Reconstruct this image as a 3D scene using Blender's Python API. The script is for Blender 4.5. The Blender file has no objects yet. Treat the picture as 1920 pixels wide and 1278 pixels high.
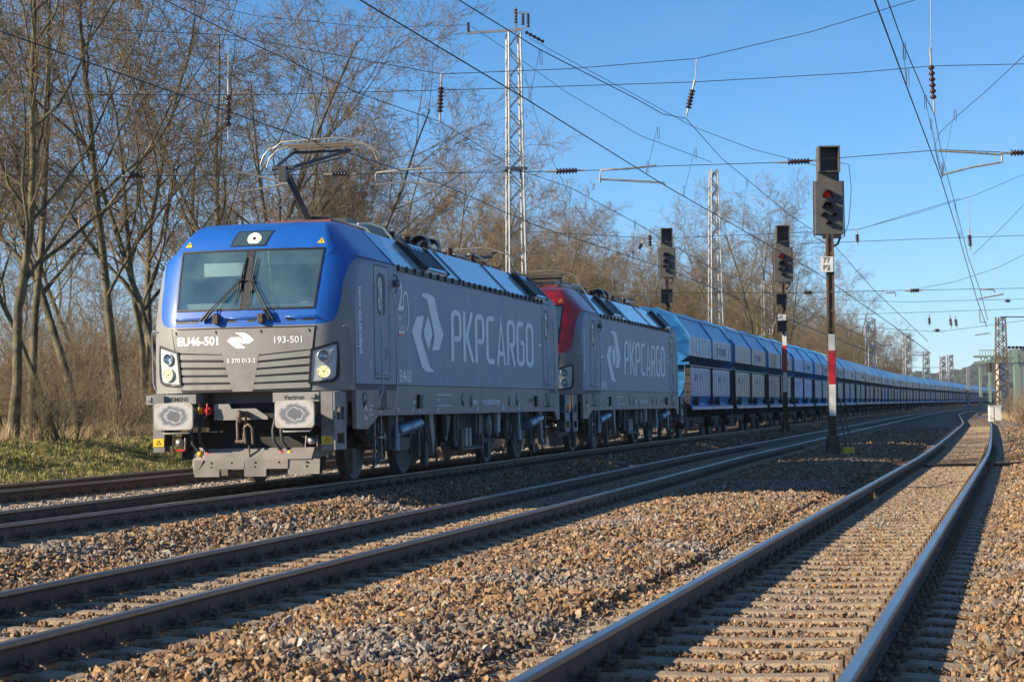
import bpy, bmesh, math, random
import numpy as np
from mathutils import Vector, Matrix, Euler
PI = math.pi
R = math.radians
random.seed(7); rng = np.random.default_rng(7)
sc = bpy.context.scene
C = sc.collection

# ------------------------------------------------------------------ camera
F, PITCH, ROLL, H = 4033.0, 0.0301, -0.0119, 1.1137       # focal length in px of a 1920 wide frame
cp, sp, cr, sr = math.cos(PITCH), math.sin(PITCH), math.cos(ROLL), math.sin(ROLL)
FW = np.array([0, cp, sp]); UP0 = np.array([0, -sp, cp]); RT0 = np.array([1., 0, 0])
RT = cr*RT0 + sr*UP0; UP = -sr*RT0 + cr*UP0
CAM = np.array([0, 0, H])
cam = bpy.data.cameras.new('camera'); camo = bpy.data.objects.new('camera', cam); C.objects.link(camo)
cam.sensor_width = 36; cam.lens = F/1920*36; cam.clip_start = .1; cam.clip_end = 9000
camo.matrix_world = Matrix(((RT[0], UP[0], -FW[0], 0), (RT[1], UP[1], -FW[1], 0), (RT[2], UP[2], -FW[2], H), (0, 0, 0, 1)))
cam.dof.use_dof = True; cam.dof.focus_distance = 31.5; cam.dof.aperture_fstop = 11
sc.camera = camo
# ------------------------------------------------------------------ light
SUN_AZ = 248.3; SUN_EL = 24.0
w = bpy.data.worlds.new('World'); sc.world = w; w.use_nodes = True
sky = w.node_tree.nodes.new('ShaderNodeTexSky'); sky.sky_type = 'NISHITA'; sky.sun_disc = False
sky.sun_elevation = R(SUN_EL); sky.sun_rotation = R(SUN_AZ); sky.air_density = .7; sky.dust_density = 0; sky.ozone_density = 6; sky.altitude = 100
bg = w.node_tree.nodes['Background']; bg.inputs[1].default_value = .076
hs = w.node_tree.nodes.new('ShaderNodeHueSaturation'); hs.inputs['Saturation'].default_value = 1.10; hs.inputs['Hue'].default_value = .494
w.node_tree.links.new(sky.outputs[0], hs.inputs['Color'])
wn = w.node_tree.nodes; wl = w.node_tree.links            # faint thin cloud
tcw = wn.new('ShaderNodeTexCoord'); mpw = wn.new('ShaderNodeMapping'); mpw.inputs['Scale'].default_value = (2.2, 2.2, 7); mpw.inputs['Location'].default_value = (.4, .1, .35); wl.new(tcw.outputs['Generated'], mpw.inputs[0])
nw = wn.new('ShaderNodeTexNoise'); nw.inputs['Scale'].default_value = 1.6; nw.inputs['Detail'].default_value = 5; nw.inputs['Distortion'].default_value = .6; wl.new(mpw.outputs[0], nw.inputs[0])
mrw = wn.new('ShaderNodeMapRange'); mrw.inputs['From Min'].default_value = .46; mrw.inputs['From Max'].default_value = .78; mrw.inputs['To Max'].default_value = .22; wl.new(nw.outputs[0], mrw.inputs[0])
mxw = wn.new('ShaderNodeMix'); mxw.data_type = 'RGBA'; mxw.inputs[7].default_value = (3.6, 3.6, 4.1, 1); wl.new(mrw.outputs[0], mxw.inputs[0]); wl.new(hs.outputs[0], mxw.inputs[6]); wl.new(mxw.outputs[2], bg.inputs[0])
sl = bpy.data.lights.new('sun', 'SUN'); sl.energy = 4.5; sl.angle = R(.53); sl.color = (1, .85, .64)
so = bpy.data.objects.new('sun', sl); C.objects.link(so)
sd = Vector((math.sin(R(SUN_AZ))*math.cos(R(SUN_EL)), math.cos(R(SUN_AZ))*math.cos(R(SUN_EL)), math.sin(R(SUN_EL))))
so.rotation_euler = sd.to_track_quat('Z', 'Y').to_euler(); so.location = (-20, -5, 30)
sc.view_settings.view_transform = 'Standard'; sc.view_settings.look = 'None'; sc.view_settings.exposure = 1.1
sc.render.engine = 'CYCLES'; sc.cycles.max_bounces = 6; sc.cycles.transparent_max_bounces = 12

def at(px, py, Y):
    d = FW*F + RT*(px-960) - UP*(py-639)
    return CAM + d*(Y/d[1])

# ------------------------------------------------------------------ track paths: X of the centre line as a function of Y
_Y = np.arange(-60, 3200, .5)
def _integ(knY, knS, y0, x0):
    s = np.interp(_Y, knY, knS); X = np.concatenate([[0], np.cumsum((s[1:]+s[:-1])/2*.5)])
    return X - np.interp(y0, _Y, X) + x0
_X1 = _integ([-60, 28, 33, 50, 57, 200, 250, 500, 900, 3200], [.215, .215, .206, .206, .222, .222, .25, .262, .275, .275], 33.18, -3.233)
def X1(Y): return np.interp(Y, _Y, _X1)
def S1(Y): return (X1(Y+.5)-X1(Y-.5))
def X2(Y): return X1(Y)+4.12
_X3 = _integ([-60, 45, 60, 115, 130, 180, 250, 500, 900, 3200], [.237, .237, .225, .221, .203, .203, .245, .262, .275, .275], 10, .75)
def X3(Y): return np.interp(Y, _Y, _X3)
def X0(Y): return X1(Y)-4.05
Z1, Z2, Z3, Z0 = 0., -.17, -.165, 0.
def U(X, Y): return (X-X1(Y))*.977
def sstep(a, b, x):
    t = np.clip((x-a)/(b-a), 0, 1); return t*t*(3-2*t)
_ph = rng.uniform(0, 6.28, (24,)); _fr = rng.uniform(.25, 2.2, (24, 2))*np.where(rng.random((24, 2)) < .5, -1, 1)
def bump(X, Y):
    z = 0
    for i in range(12): z = z + np.sin(_fr[i, 0]*X+_fr[i, 1]*Y+_ph[i])/12
    return z
def GZ(X, Y):
    X = np.asarray(X, float); Y = np.asarray(Y, float); u = U(X, Y)
    z = -.175 - .165*sstep(1.55, 2.5, u)
    g3 = U(X3(Y), Y)
    mid = (u > 5.4) & (u < g3-1.3)
    z = z + np.where(mid, .07*np.sin(PI*np.clip((u-5.4)/np.maximum(g3-1.3-5.4, .1), 0, 1)), 0)
    z = z + .05*np.where(u > g3+1.35, sstep(g3+1.35, g3+2.0, u), 0)
    z = z - .25*sstep(g3+3.2, g3+4.5, u)*(1-sstep(g3+5, g3+8, u)) + .25*sstep(g3+5, g3+9, u)
    bank = sstep(-5.3, -8.2, u)
    z = z + .62*bank + .25*sstep(-8.5, -14, u) + bank*.16*bump(X*1.7, Y*1.7)
    z = z + .02*bump(X*3, Y*3)*(1-bank)
    z = z - 1.2*sstep(-22, -60, u)
    for XF, zt in ((X1, 0.), (X2, -.17), (X3, -.165), (X0, 0.)):
        du = np.abs((X-XF(Y))*.975); z = np.where(du < 1.4, np.minimum(z, zt-.235+.03*(du > 1.2)), z)
    return z

# ------------------------------------------------------------------ mesh helpers
class MB:
    def __init__(s): s.v = []; s.f = []; s.m = []; s.s = []
    def add(s, vs, fs, m=0, sm=False):
        n = len(s.v); s.v += [tuple(map(float, q)) for q in vs]
        for f in fs: s.f.append(tuple(n+i for i in f)); s.m.append(m); s.s.append(sm)
    def bb(s, x0, x1, y0, y1, z0, z1, m=0):
        s.add([(x0,y0,z0),(x1,y0,z0),(x1,y1,z0),(x0,y1,z0),(x0,y0,z1),(x1,y0,z1),(x1,y1,z1),(x0,y1,z1)],
              [(3,2,1,0),(4,5,6,7),(0,1,5,4),(1,2,6,5),(2,3,7,6),(3,0,4,7)], m)
    def tube(s, pts, r, n=8, m=0, sm=True, cap=True):
        P = [Vector(p) for p in pts]; k = len(P)
        rs = [r]*k if not hasattr(r, '__len__') else r
        t0 = (P[1]-P[0]).normalized(); a = t0.orthogonal().normalized(); vs = []
        for i in range(k):
            t = (P[min(i+1, k-1)]-P[max(i-1, 0)])
            t = t.normalized() if t.length > 1e-9 else t0
            a = (a-t*a.dot(t)); a = a.normalized() if a.length > 1e-6 else t.orthogonal().normalized()
            b = t.cross(a)
            for j in range(n):
                th = 2*PI*j/n; vs.append(P[i]+(a*math.cos(th)+b*math.sin(th))*rs[i])
        fs = [(i*n+j, i*n+(j+1) % n, (i+1)*n+(j+1) % n, (i+1)*n+j) for i in range(k-1) for j in range(n)]
        s.add(vs, fs, m, sm)
        if cap: s.add(vs[:n][::-1]+vs[-n:], [tuple(range(n)), tuple(range(n, 2*n))], m)
    def cyl(s, a, b, r, n=12, m=0): s.tube([a, b], r, n, m)
    def beam(s, a, b, wx, wz, m=0):       # square bar between two points
        a = Vector(a); b = Vector(b); t = (b-a).normalized()
        x = t.cross(Vector((0, 0, 1)));  x = x.normalized() if x.length > 1e-3 else Vector((1, 0, 0))
        z = x.cross(t); vs = []
        for p in (a, b):
            for i, j in ((-1,-1),(1,-1),(1,1),(-1,1)): vs.append(p+x*i*wx/2+z*j*wz/2)
        s.add(vs, [(3,2,1,0),(4,5,6,7),(0,1,5,4),(1,2,6,5),(2,3,7,6),(3,0,4,7)], m)
    def prism(s, poly, ax, a, b, m=0):    # polygon (two coords) extruded along axis ax from a to b
        n = len(poly); mk = {'x': lambda p, q: (q, p[0], p[1]), 'y': lambda p, q: (p[0], q, p[1]), 'z': lambda p, q: (p[0], p[1], q)}[ax]
        vs = [mk(p, a) for p in poly]+[mk(p, b) for p in poly]
        fs = [tuple(range(n)), tuple(range(2*n-1, n-1, -1))]+[(i, n+i, n+(i+1) % n, (i+1) % n) for i in range(n)]
        s.add(vs, fs, m)
    def lathe(s, prof, o, ax, n=24, m=0, sm=True):   # prof: (r, h) along axis vector ax from origin o
        o = Vector(o); ax = Vector(ax).normalized(); a = ax.orthogonal().normalized(); b = ax.cross(a); vs = []
        for r, h in prof:
            for j in range(n):
                th = 2*PI*j/n; vs.append(o+ax*h+(a*math.cos(th)+b*math.sin(th))*r)
        fs = [(i*n+j, i*n+(j+1) % n, (i+1)*n+(j+1) % n, (i+1)*n+j) for i in range(len(prof)-1) for j in range(n)]
        s.add(vs, fs, m, sm)
    def merge(s, o, dx=(0, 0, 0), f=None):
        n = len(s.v)
        for p in o.v:
            q = f(p) if f else p
            s.v.append((q[0]+dx[0], q[1]+dx[1], q[2]+dx[2]))
        for q in o.f: s.f.append(tuple(n+i for i in q))
        s.m += o.m; s.s += o.s
    def mesh(s, name, mats, recalc=True):
        me = bpy.data.meshes.new(name); me.from_pydata(s.v, [], s.f)
        for m_ in (mats if isinstance(mats, (list, tuple)) else [mats]): me.materials.append(m_)
        me.polygons.foreach_set('material_index', np.array(s.m, dtype=np.int32))
        me.polygons.foreach_set('use_smooth', np.array(s.s, dtype=bool))
        if recalc:
            bm = bmesh.new(); bm.from_mesh(me); bmesh.ops.recalc_face_normals(bm, faces=bm.faces); bm.to_mesh(me); bm.free()
        me.update(); return me
def link(name, me, parent=None, loc=(0, 0, 0), rot=(0, 0, 0)):
    o = bpy.data.objects.new(name, me); C.objects.link(o); o.location = loc; o.rotation_euler = rot
    if parent is not None: o.parent = parent
    return o
def obj(name, mb, mats, parent=None, loc=(0, 0, 0), rot=(0, 0, 0), bevel=0, seg=2, recalc=True):
    me = mb.mesh(name, mats, recalc); o = link(name, me, parent, loc, rot)
    if bevel:
        b = o.modifiers.new('bevel', 'BEVEL'); b.width = bevel; b.segments = seg; b.limit_method = 'ANGLE'; b.angle_limit = R(40)
    return o
def tag(o, label=None, cat=None, group=None, kind=None):
    if label: o['label'] = label
    if cat: o['category'] = cat
    if group: o['group'] = group
    if kind: o['kind'] = kind
    return o
def thing(name, label, cat, loc=(0, 0, 0), rot=(0, 0, 0), group=None):
    o = bpy.data.objects.new(name, None); C.objects.link(o); o.location = loc; o.rotation_euler = rot; o.empty_display_size = .2
    return tag(o, label, cat, group)
KIDS = {}
def kids(o): return [c for c in C.objects if c.parent == o]
def copy_tree(o, children, loc=None, rot=None, parent=None):
    c = o.copy(); C.objects.link(c)
    if parent is not None: c.parent = parent
    if loc is not None: c.location = loc
    if rot is not None: c.rotation_euler = rot
    for ch, sub in children: copy_tree(ch, sub, parent=c)
    return c
def tree_of(o): return [(ch, tree_of(ch)) for ch in o.children]

# ------------------------------------------------------------------ materials
def nodes(name):
    m = bpy.data.materials.new(name); m.use_nodes = True
    return m, m.node_tree.nodes, m.node_tree.links, m.node_tree.nodes['Principled BSDF']
def pm(name, c1, c2=None, scale=4., rough=.6, metal=0., bump=0., bscale=None, stretch=(1, 1, 1), c3=None, emit=None, spec=None, contrast=(.35, .65), coat=0, detail=5):
    m, N, L, b = nodes(name)
    b.inputs['Roughness'].default_value = rough; b.inputs['Metallic'].default_value = metal
    if coat: b.inputs['Coat Weight'].default_value = coat; b.inputs['Coat Roughness'].default_value = .08
    if spec is not None: b.inputs['Specular IOR Level'].default_value = spec
    c2 = c2 or tuple(x*.8 for x in c1)
    tc = N.new('ShaderNodeTexCoord'); mp = N.new('ShaderNodeMapping'); mp.inputs['Scale'].default_value = stretch
    L.new(tc.outputs['Object'], mp.inputs[0])
    no = N.new('ShaderNodeTexNoise'); no.inputs['Scale'].default_value = scale; no.inputs['Detail'].default_value = detail; no.inputs['Roughness'].default_value = .6
    L.new(mp.outputs[0], no.inputs[0])
    rp = N.new('ShaderNodeValToRGB'); rp.color_ramp.elements[0].position = contrast[0]; rp.color_ramp.elements[1].position = contrast[1]
    rp.color_ramp.elements[0].color = (*c1, 1); rp.color_ramp.elements[1].color = (*c2, 1)
    if c3: e = rp.color_ramp.elements.new((contrast[0]+contrast[1])/2); e.color = (*c3, 1)
    L.new(no.outputs[0], rp.inputs[0]); L.new(rp.outputs[0], b.inputs['Base Color'])
    mr = N.new('ShaderNodeMapRange'); mr.inputs['To Min'].default_value = max(.02, rough-.1); mr.inputs['To Max'].default_value = min(1, rough+.12)
    L.new(no.outputs[0], mr.inputs[0]); L.new(mr.outputs[0], b.inputs['Roughness'])
    if bump:
        n2 = N.new('ShaderNodeTexNoise'); n2.inputs['Scale'].default_value = bscale or scale*6; n2.inputs['Detail'].default_value = 4
        L.new(tc.outputs['Object'], n2.inputs[0])
        bp = N.new('ShaderNodeBump'); bp.inputs['Strength'].default_value = bump; bp.inputs['Distance'].default_value = .02
        L.new(n2.outputs[0], bp.inputs['Height']); L.new(bp.outputs[0], b.inputs['Normal'])
    if emit: b.inputs['Emission Color'].default_value = (*emit[0], 1); b.inputs['Emission Strength'].default_value = emit[1]
    m['c'] = 1
    return m

GREYC = (.185, .20, .215)
def side_paint(name, base, streak, amount=.5, low=None):
    """paint with vertical dirt streaks; low = colour towards the sill (road dirt)"""
    m, N, L, b = nodes(name)
    tc = N.new('ShaderNodeTexCoord'); mp = N.new('ShaderNodeMapping'); mp.inputs['Scale'].default_value = (3, 3, .12)
    L.new(tc.outputs['Object'], mp.inputs[0])
    no = N.new('ShaderNodeTexNoise'); no.inputs['Scale'].default_value = 2.2; no.inputs['Detail'].default_value = 6; L.new(mp.outputs[0], no.inputs[0])
    n2 = N.new('ShaderNodeTexNoise'); n2.inputs['Scale'].default_value = 1.3; n2.inputs['Detail'].default_value = 6; L.new(tc.outputs['Object'], n2.inputs[0])
    mul = N.new('ShaderNodeMath'); mul.operation = 'MULTIPLY'; L.new(no.outputs[0], mul.inputs[0]); L.new(n2.outputs[0], mul.inputs[1])
    mr = N.new('ShaderNodeMapRange'); mr.inputs['From Min'].default_value = .15; mr.inputs['From Max'].default_value = .42; mr.inputs['To Max'].default_value = amount
    L.new(mul.outputs[0], mr.inputs[0])
    mx = N.new('ShaderNodeMix'); mx.data_type = 'RGBA'; mx.inputs[6].default_value = (*base, 1); mx.inputs[7].default_value = (*streak, 1)
    L.new(mr.outputs[0], mx.inputs[0]); L.new(mx.outputs[2], b.inputs['Base Color'])
    b.inputs['Roughness'].default_value = .5; b.inputs['Specular IOR Level'].default_value = .4
    return m

M = {}
M['grey'] = side_paint('grey_paint_shaded', (.200, .255, .370), (.33, .335, .37), .7)  # shaded-side copy of the front grey, skylight blue put into the colour
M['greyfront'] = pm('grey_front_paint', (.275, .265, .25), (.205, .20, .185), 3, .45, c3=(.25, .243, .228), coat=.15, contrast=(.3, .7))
M['valance'] = side_paint('dusty_valance_paint', (.235, .195, .19), (.30, .235, .20), .8)
M['roof'] = pm('light_roof_paint', (.46, .62, .70), (.38, .54, .62), 3, .25, c3=(.42, .58, .66), coat=1)
M['black'] = pm('black_rubber', (.012, .013, .014), (.02, .02, .022), 8, .5)
M['dark'] = pm('dark_underframe', (.038, .036, .036), (.08, .068, .058), 5, .75, bump=.3)
M['darker'] = pm('near_black_matt', (.018, .018, .02), (.035, .033, .031), 5, .8)
M['bogie'] = pm('bogie_grey', (.095, .09, .09), (.15, .125, .105), 5, .65, bump=.2)
M['white'] = pm('white_lettering', (.86, .87, .90), (.78, .79, .83), 12, .5)
M['blacktext'] = pm('black_lettering', (.015, .015, .015), None, 5, .5)
M['steel'] = pm('worn_steel', (.35, .34, .33), (.22, .21, .2), 8, .4, .7)
M['rust'] = pm('rusty_steel', (.12, .07, .045), (.07, .042, .03), 14, .8, bump=.3)
M['galv'] = pm('galvanised_steel', (.27, .29, .31), (.18, .20, .22), 6, .5, .25)
M['alu'] = pm('handrail_metal', (.5, .5, .5), (.38, .38, .38), 6, .35, .6)
M['red'] = pm('red_paint', (.55, .02, .03), (.4, .02, .03), 8, .4)
M['yellow'] = pm('yellow_paint', (.72, .42, .02), (.6, .34, .02), 8, .5)
M['yelsign'] = pm('yellow_sticker', (.75, .5, .02), (.7, .45, .02), 8, .45)
M['rubber'] = pm('grey_hose', (.06, .06, .065), (.035, .035, .04), 10, .6)
M['redbase'] = pm('oxide_red_steel', (.20, .035, .035), (.12, .03, .03), 9, .6)
M['brownins'] = pm('brown_porcelain', (.045, .02, .017), (.03, .015, .013), 9, .2)
M['wire'] = pm('wire_copper_dark', (.05, .048, .045), None, 9, .5, .5)
M['panto'] = pm('pantograph_dark', (.03, .03, .033), (.05, .047, .045), 9, .45, .3)
M['strip'] = pm('contact_strip', (.17, .13, .09), (.12, .10, .08), 9, .4, .5)
M['interior'] = pm('cab_interior', (.20, .27, .28), (.25, .32, .32), 3, .7)
M['cream'] = pm('cream_cloth', (.75, .72, .62), (.66, .63, .55), 3, .8)
M['pale'] = pm('pale_desk', (.40, .42, .38), (.3, .33, .32), 2, .6)

def cab_paint(name, colour, L_=18.98, both=False):
    """coloured cap over the cab: painted edge follows a curve on the side, grey below"""
    m, N, L, b = nodes(name)
    tc = N.new('ShaderNodeTexCoord'); sx = N.new('ShaderNodeSeparateXYZ'); L.new(tc.outputs['Object'], sx.inputs[0])
    fc = N.new('ShaderNodeFloatCurve'); cu = fc.mapping.curves[0]
    # painted edge: half width of the coloured cap as a function of height (2..4 m)
    pts = [(2.0, 0.), (2.28, 0.), (2.285, 1.0), (2.30, 1.17), (2.34, 1.26), (2.42, 1.31), (2.62, 1.345), (2.9, 1.35), (3.05, 1.375), (3.2, 1.41), (3.265, 1.445), (3.275, 2.0), (4.0, 2.0)]
    cu.points[0].location = (0, 0); cu.points[1].location = (1, 1)
    for z, x in pts[1:-1]: cu.points.new((z-2)/2, x/2)
    for p_ in cu.points: p_.handle_type = 'VECTOR'
    fc.mapping.update()
    mrz = N.new('ShaderNodeMapRange'); mrz.inputs['From Min'].default_value = 2; mrz.inputs['From Max'].default_value = 4; L.new(sx.outputs[2], mrz.inputs[0]); L.new(mrz.outputs[0], fc.inputs['Value'])
    ml = N.new('ShaderNodeMath'); ml.operation = 'MULTIPLY'; ml.inputs[1].default_value = 2; L.new(fc.outputs[0], ml.inputs[0])
    ax_ = N.new('ShaderNodeMath'); ax_.operation = 'ABSOLUTE'; L.new(sx.outputs[0], ax_.inputs[0])
    gt = N.new('ShaderNodeMath'); gt.operation = 'LESS_THAN'; L.new(ax_.outputs[0], gt.inputs[0]); L.new(ml.outputs[0], gt.inputs[1])
    no = N.new('ShaderNodeTexNoise'); no.inputs['Scale'].default_value = 3; no.inputs['Detail'].default_value = 6; L.new(tc.outputs['Object'], no.inputs[0])
    def vari(c, f):
        mx = N.new('ShaderNodeMix'); mx.data_type = 'RGBA'; mx.inputs[6].default_value = (*c, 1); mx.inputs[7].default_value = (*[x*f for x in c], 1)
        L.new(no.outputs[0], mx.inputs[0]); return mx.outputs[2]
    mx = N.new('ShaderNodeMix'); mx.data_type = 'RGBA'; L.new(gt.outputs[0], mx.inputs[0])
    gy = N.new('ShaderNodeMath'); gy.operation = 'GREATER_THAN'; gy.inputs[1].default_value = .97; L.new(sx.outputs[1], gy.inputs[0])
    mg = N.new('ShaderNodeMix'); mg.data_type = 'RGBA'; L.new(gy.outputs[0], mg.inputs[0]); L.new(vari((.25, .248, .24), .78), mg.inputs[6]); L.new(vari((.205, .25, .345), .85), mg.inputs[7])  # same grey paint: sunlit front warmer, side coloured bluer for its skylit shade
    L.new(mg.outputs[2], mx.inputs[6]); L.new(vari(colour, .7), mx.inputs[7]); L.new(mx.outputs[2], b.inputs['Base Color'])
    b.inputs['Roughness'].default_value = .33; cw = N.new('ShaderNodeMath'); cw.operation = 'MULTIPLY'; cw.inputs[1].default_value = .7; L.new(gt.outputs[0], cw.inputs[0]); L.new(cw.outputs[0], b.inputs['Coat Weight']); b.inputs['Coat Roughness'].default_value = .2; b.inputs['Roughness'].default_value = .48
    return m
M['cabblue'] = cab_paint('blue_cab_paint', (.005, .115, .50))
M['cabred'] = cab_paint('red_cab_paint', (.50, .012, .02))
M['roofblue'] = pm('blue_roof_paint', (.010, .15, .52), (.010, .12, .42), 3, .3, coat=1)

def glassm(name, tint=(.8, .9, .92), refl=.16, teal_sheen=0):
    m, N, L, b = nodes(name); N.remove(b)
    t = N.new('ShaderNodeBsdfTransparent'); t.inputs[0].default_value = (*tint, 1)
    g = N.new('ShaderNodeBsdfGlossy'); g.inputs['Roughness'].default_value = .03; g.inputs[0].default_value = (.72, 1, .97, 1)
    lw = N.new('ShaderNodeLayerWeight'); lw.inputs[0].default_value = .25
    mr = N.new('ShaderNodeMapRange'); mr.inputs['To Min'].default_value = refl; mr.inputs['To Max'].default_value = .9; L.new(lw.outputs['Fresnel'], mr.inputs[0])
    mx = N.new('ShaderNodeMixShader'); L.new(mr.outputs[0], mx.inputs[0]); L.new(t.outputs[0], mx.inputs[1]); L.new(g.outputs[0], mx.inputs[2])
    if teal_sheen:      # pale teal reflection painted on as a thin diffuse layer
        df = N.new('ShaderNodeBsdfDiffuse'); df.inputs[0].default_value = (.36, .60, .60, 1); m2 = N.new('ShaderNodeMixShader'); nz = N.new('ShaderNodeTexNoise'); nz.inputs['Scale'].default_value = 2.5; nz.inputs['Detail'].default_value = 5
        tc = N.new('ShaderNodeTexCoord'); L.new(tc.outputs['Object'], nz.inputs[0]); mp = N.new('ShaderNodeMapRange'); mp.inputs['From Min'].default_value = .3; mp.inputs['From Max'].default_value = .7; mp.inputs['To Min'].default_value = teal_sheen*.6; mp.inputs['To Max'].default_value = teal_sheen*1.5; L.new(nz.outputs[0], mp.inputs[0])
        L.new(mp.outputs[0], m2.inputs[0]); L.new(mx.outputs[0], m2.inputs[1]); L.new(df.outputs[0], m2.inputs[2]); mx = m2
    L.new(mx.outputs[0], N['Material Output'].inputs[0]); return m
M['glass'] = glassm('windscreen_glass', tint=(.75, .92, .92), refl=.30, teal_sheen=.10); M['darkglass'] = pm('dark_side_glass', (.02, .025, .03), None, 4, .05, spec=1.0)
M['lens'] = glassm('lamp_lens', (.95, .97, 1), .12)
M['lampdish'] = pm('lamp_reflector', (.5, .52, .55), (.3, .33, .36), 20, .12, .9)
M['lamphouse'] = pm('pale_lamp_housing', (.50, .55, .57), (.38, .42, .44), 6, .3)

def led(name, col, st, off=(.25, .18, .08), n=34):
    m, N, L, b = nodes(name)
    tc = N.new('ShaderNodeTexCoord'); vo = N.new('ShaderNodeTexVoronoi'); vo.inputs['Scale'].default_value = n; L.new(tc.outputs['Object'], vo.inputs[0])
    rp = N.new('ShaderNodeValToRGB'); rp.color_ramp.elements[0].position = .25; rp.color_ramp.elements[1].position = .55
    rp.color_ramp.elements[0].color = (*col, 1); rp.color_ramp.elements[1].color = (*off, 1); L.new(vo.outputs[0], rp.inputs[0])
    L.new(rp.outputs[0], b.inputs['Emission Color']); b.inputs['Emission Strength'].default_value = st; b.inputs['Base Color'].default_value = (*off, 1); b.inputs['Roughness'].default_value = .3
    return m
M['led'] = led('lit_led_lamp', (1, .72, .25), 1.6); M['ledw'] = led('lit_marker_lamp', (1, .9, .62), 1.1, (.5, .42, .3), 40)
M['redlamp'] = pm('red_signal_lens', (.3, .005, .005), None, 5, .15, emit=((1, .02, .02), .05))

# ------------------------------------------------------------------ terrain sheet
def ground_material():
    m, N, L, b = nodes('ground_ballast_and_soil')
    tc = N.new('ShaderNodeTexCoord'); b.inputs['Roughness'].default_value = .95; b.inputs['Specular IOR Level'].default_value = .15
    def ramp(src, els):
        rp = N.new('ShaderNodeValToRGB'); cr_ = rp.color_ramp
        while len(cr_.elements) < len(els): cr_.elements.new(.5)
        for e, (p, c) in zip(cr_.elements, els): e.position = p; e.color = (*c, 1)
        L.new(src, rp.inputs[0]); return rp.outputs[0]
    vo = N.new('ShaderNodeTexVoronoi'); vo.inputs['Scale'].default_value = 17; L.new(tc.outputs['Object'], vo.inputs[0])
    sv = N.new('ShaderNodeSeparateColor'); L.new(vo.outputs['Color'], sv.inputs[0])
    bal = ramp(sv.outputs[0], [(0, (.11, .08, .055)), (.35, (.20, .15, .105)), (.7, (.29, .22, .155)), (1, (.36, .30, .24))])
    n1 = N.new('ShaderNodeTexNoise'); n1.inputs['Scale'].default_value = 1.6; n1.inputs['Detail'].default_value = 8; L.new(tc.outputs['Object'], n1.inputs[0])
    gr = ramp(n1.outputs[0], [(.32, (.05, .045, .018)), (.5, (.14, .14, .04)), (.62, (.24, .19, .075)), (.75, (.28, .20, .11))])
    fo = ramp(n1.outputs[0], [(.3, (.13, .095, .06)), (.55, (.24, .175, .11)), (.75, (.32, .25, .16))])
    at_ = N.new('ShaderNodeAttribute'); at_.attribute_name = 'zone'; sa = N.new('ShaderNodeSeparateColor'); L.new(at_.outputs['Color'], sa.inputs[0])
    def mix(f, a, c):
        mx = N.new('ShaderNodeMix'); mx.data_type = 'RGBA'; L.new(f, mx.inputs[0]); L.new(a, mx.inputs[6]); L.new(c, mx.inputs[7]); return mx.outputs[2]
    col = mix(sa.outputs[1], mix(sa.outputs[0], bal, gr), fo); L.new(col, b.inputs['Base Color'])
    bp = N.new('ShaderNodeBump'); bp.inputs['Distance'].default_value = .05; bp.inputs['Strength'].default_value = .9; bp.invert = True
    L.new(vo.outputs['Distance'], bp.inputs['Height']); L.new(bp.outputs[0], b.inputs['Normal'])
    return m
def build_ground():
    us = np.concatenate([[-2500, -900, -300, -120, -60, -40, -30, -24, -20, -17], np.arange(-15, -5, .35), np.arange(-5, 14, .3), np.arange(14, 22, 1.), [24, 28, 34, 45, 70, 120, 300, 900, 2500]])
    Ys = np.concatenate([[-60, -30, -10, 0], np.arange(4, 60, .4), np.arange(60, 120, 1.), np.arange(120, 300, 5.), np.arange(300, 700, 25.), [750, 850, 1000, 1300, 1800, 2400, 3100]])
    UU, YY = np.meshgrid(us, Ys); XX = X1(YY)+UU/.977
    ZZ = GZ(XX, YY)
    v = np.stack([XX.ravel(), YY.ravel(), ZZ.ravel()], 1); nu = len(us); n = len(Ys)
    i, j = np.meshgrid(np.arange(n-1), np.arange(nu-1), indexing='ij'); a = (i*nu+j).ravel()
    f = np.stack([a, a+1, a+nu+1, a+nu], 1)
    me = bpy.data.meshes.new('ground'); me.from_pydata(v.tolist(), [], f.tolist()); me.materials.append(ground_material())
    ca = me.color_attributes.new('zone', 'FLOAT_COLOR', 'POINT')
    u = UU.ravel(); g3 = U(X3(YY), YY).ravel()
    grass = np.clip(sstep(-5.35, -5.8, u)+sstep(g3+2.6, g3+4, u)*np.interp(YY.ravel(), [40, 70], [0, 1]), 0, 1)
    forest = np.clip(sstep(-9.5, -12, u)+sstep(g3+9, g3+14, u), 0, 1)
    col = np.stack([grass, forest, np.zeros_like(u), np.ones_like(u)], 1)
    ca.data.foreach_set('color', col.ravel())
    me.polygons.foreach_set('use_smooth', np.ones(len(f), bool))
    tag(link('ground', me), kind='structure')
build_ground()

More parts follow.
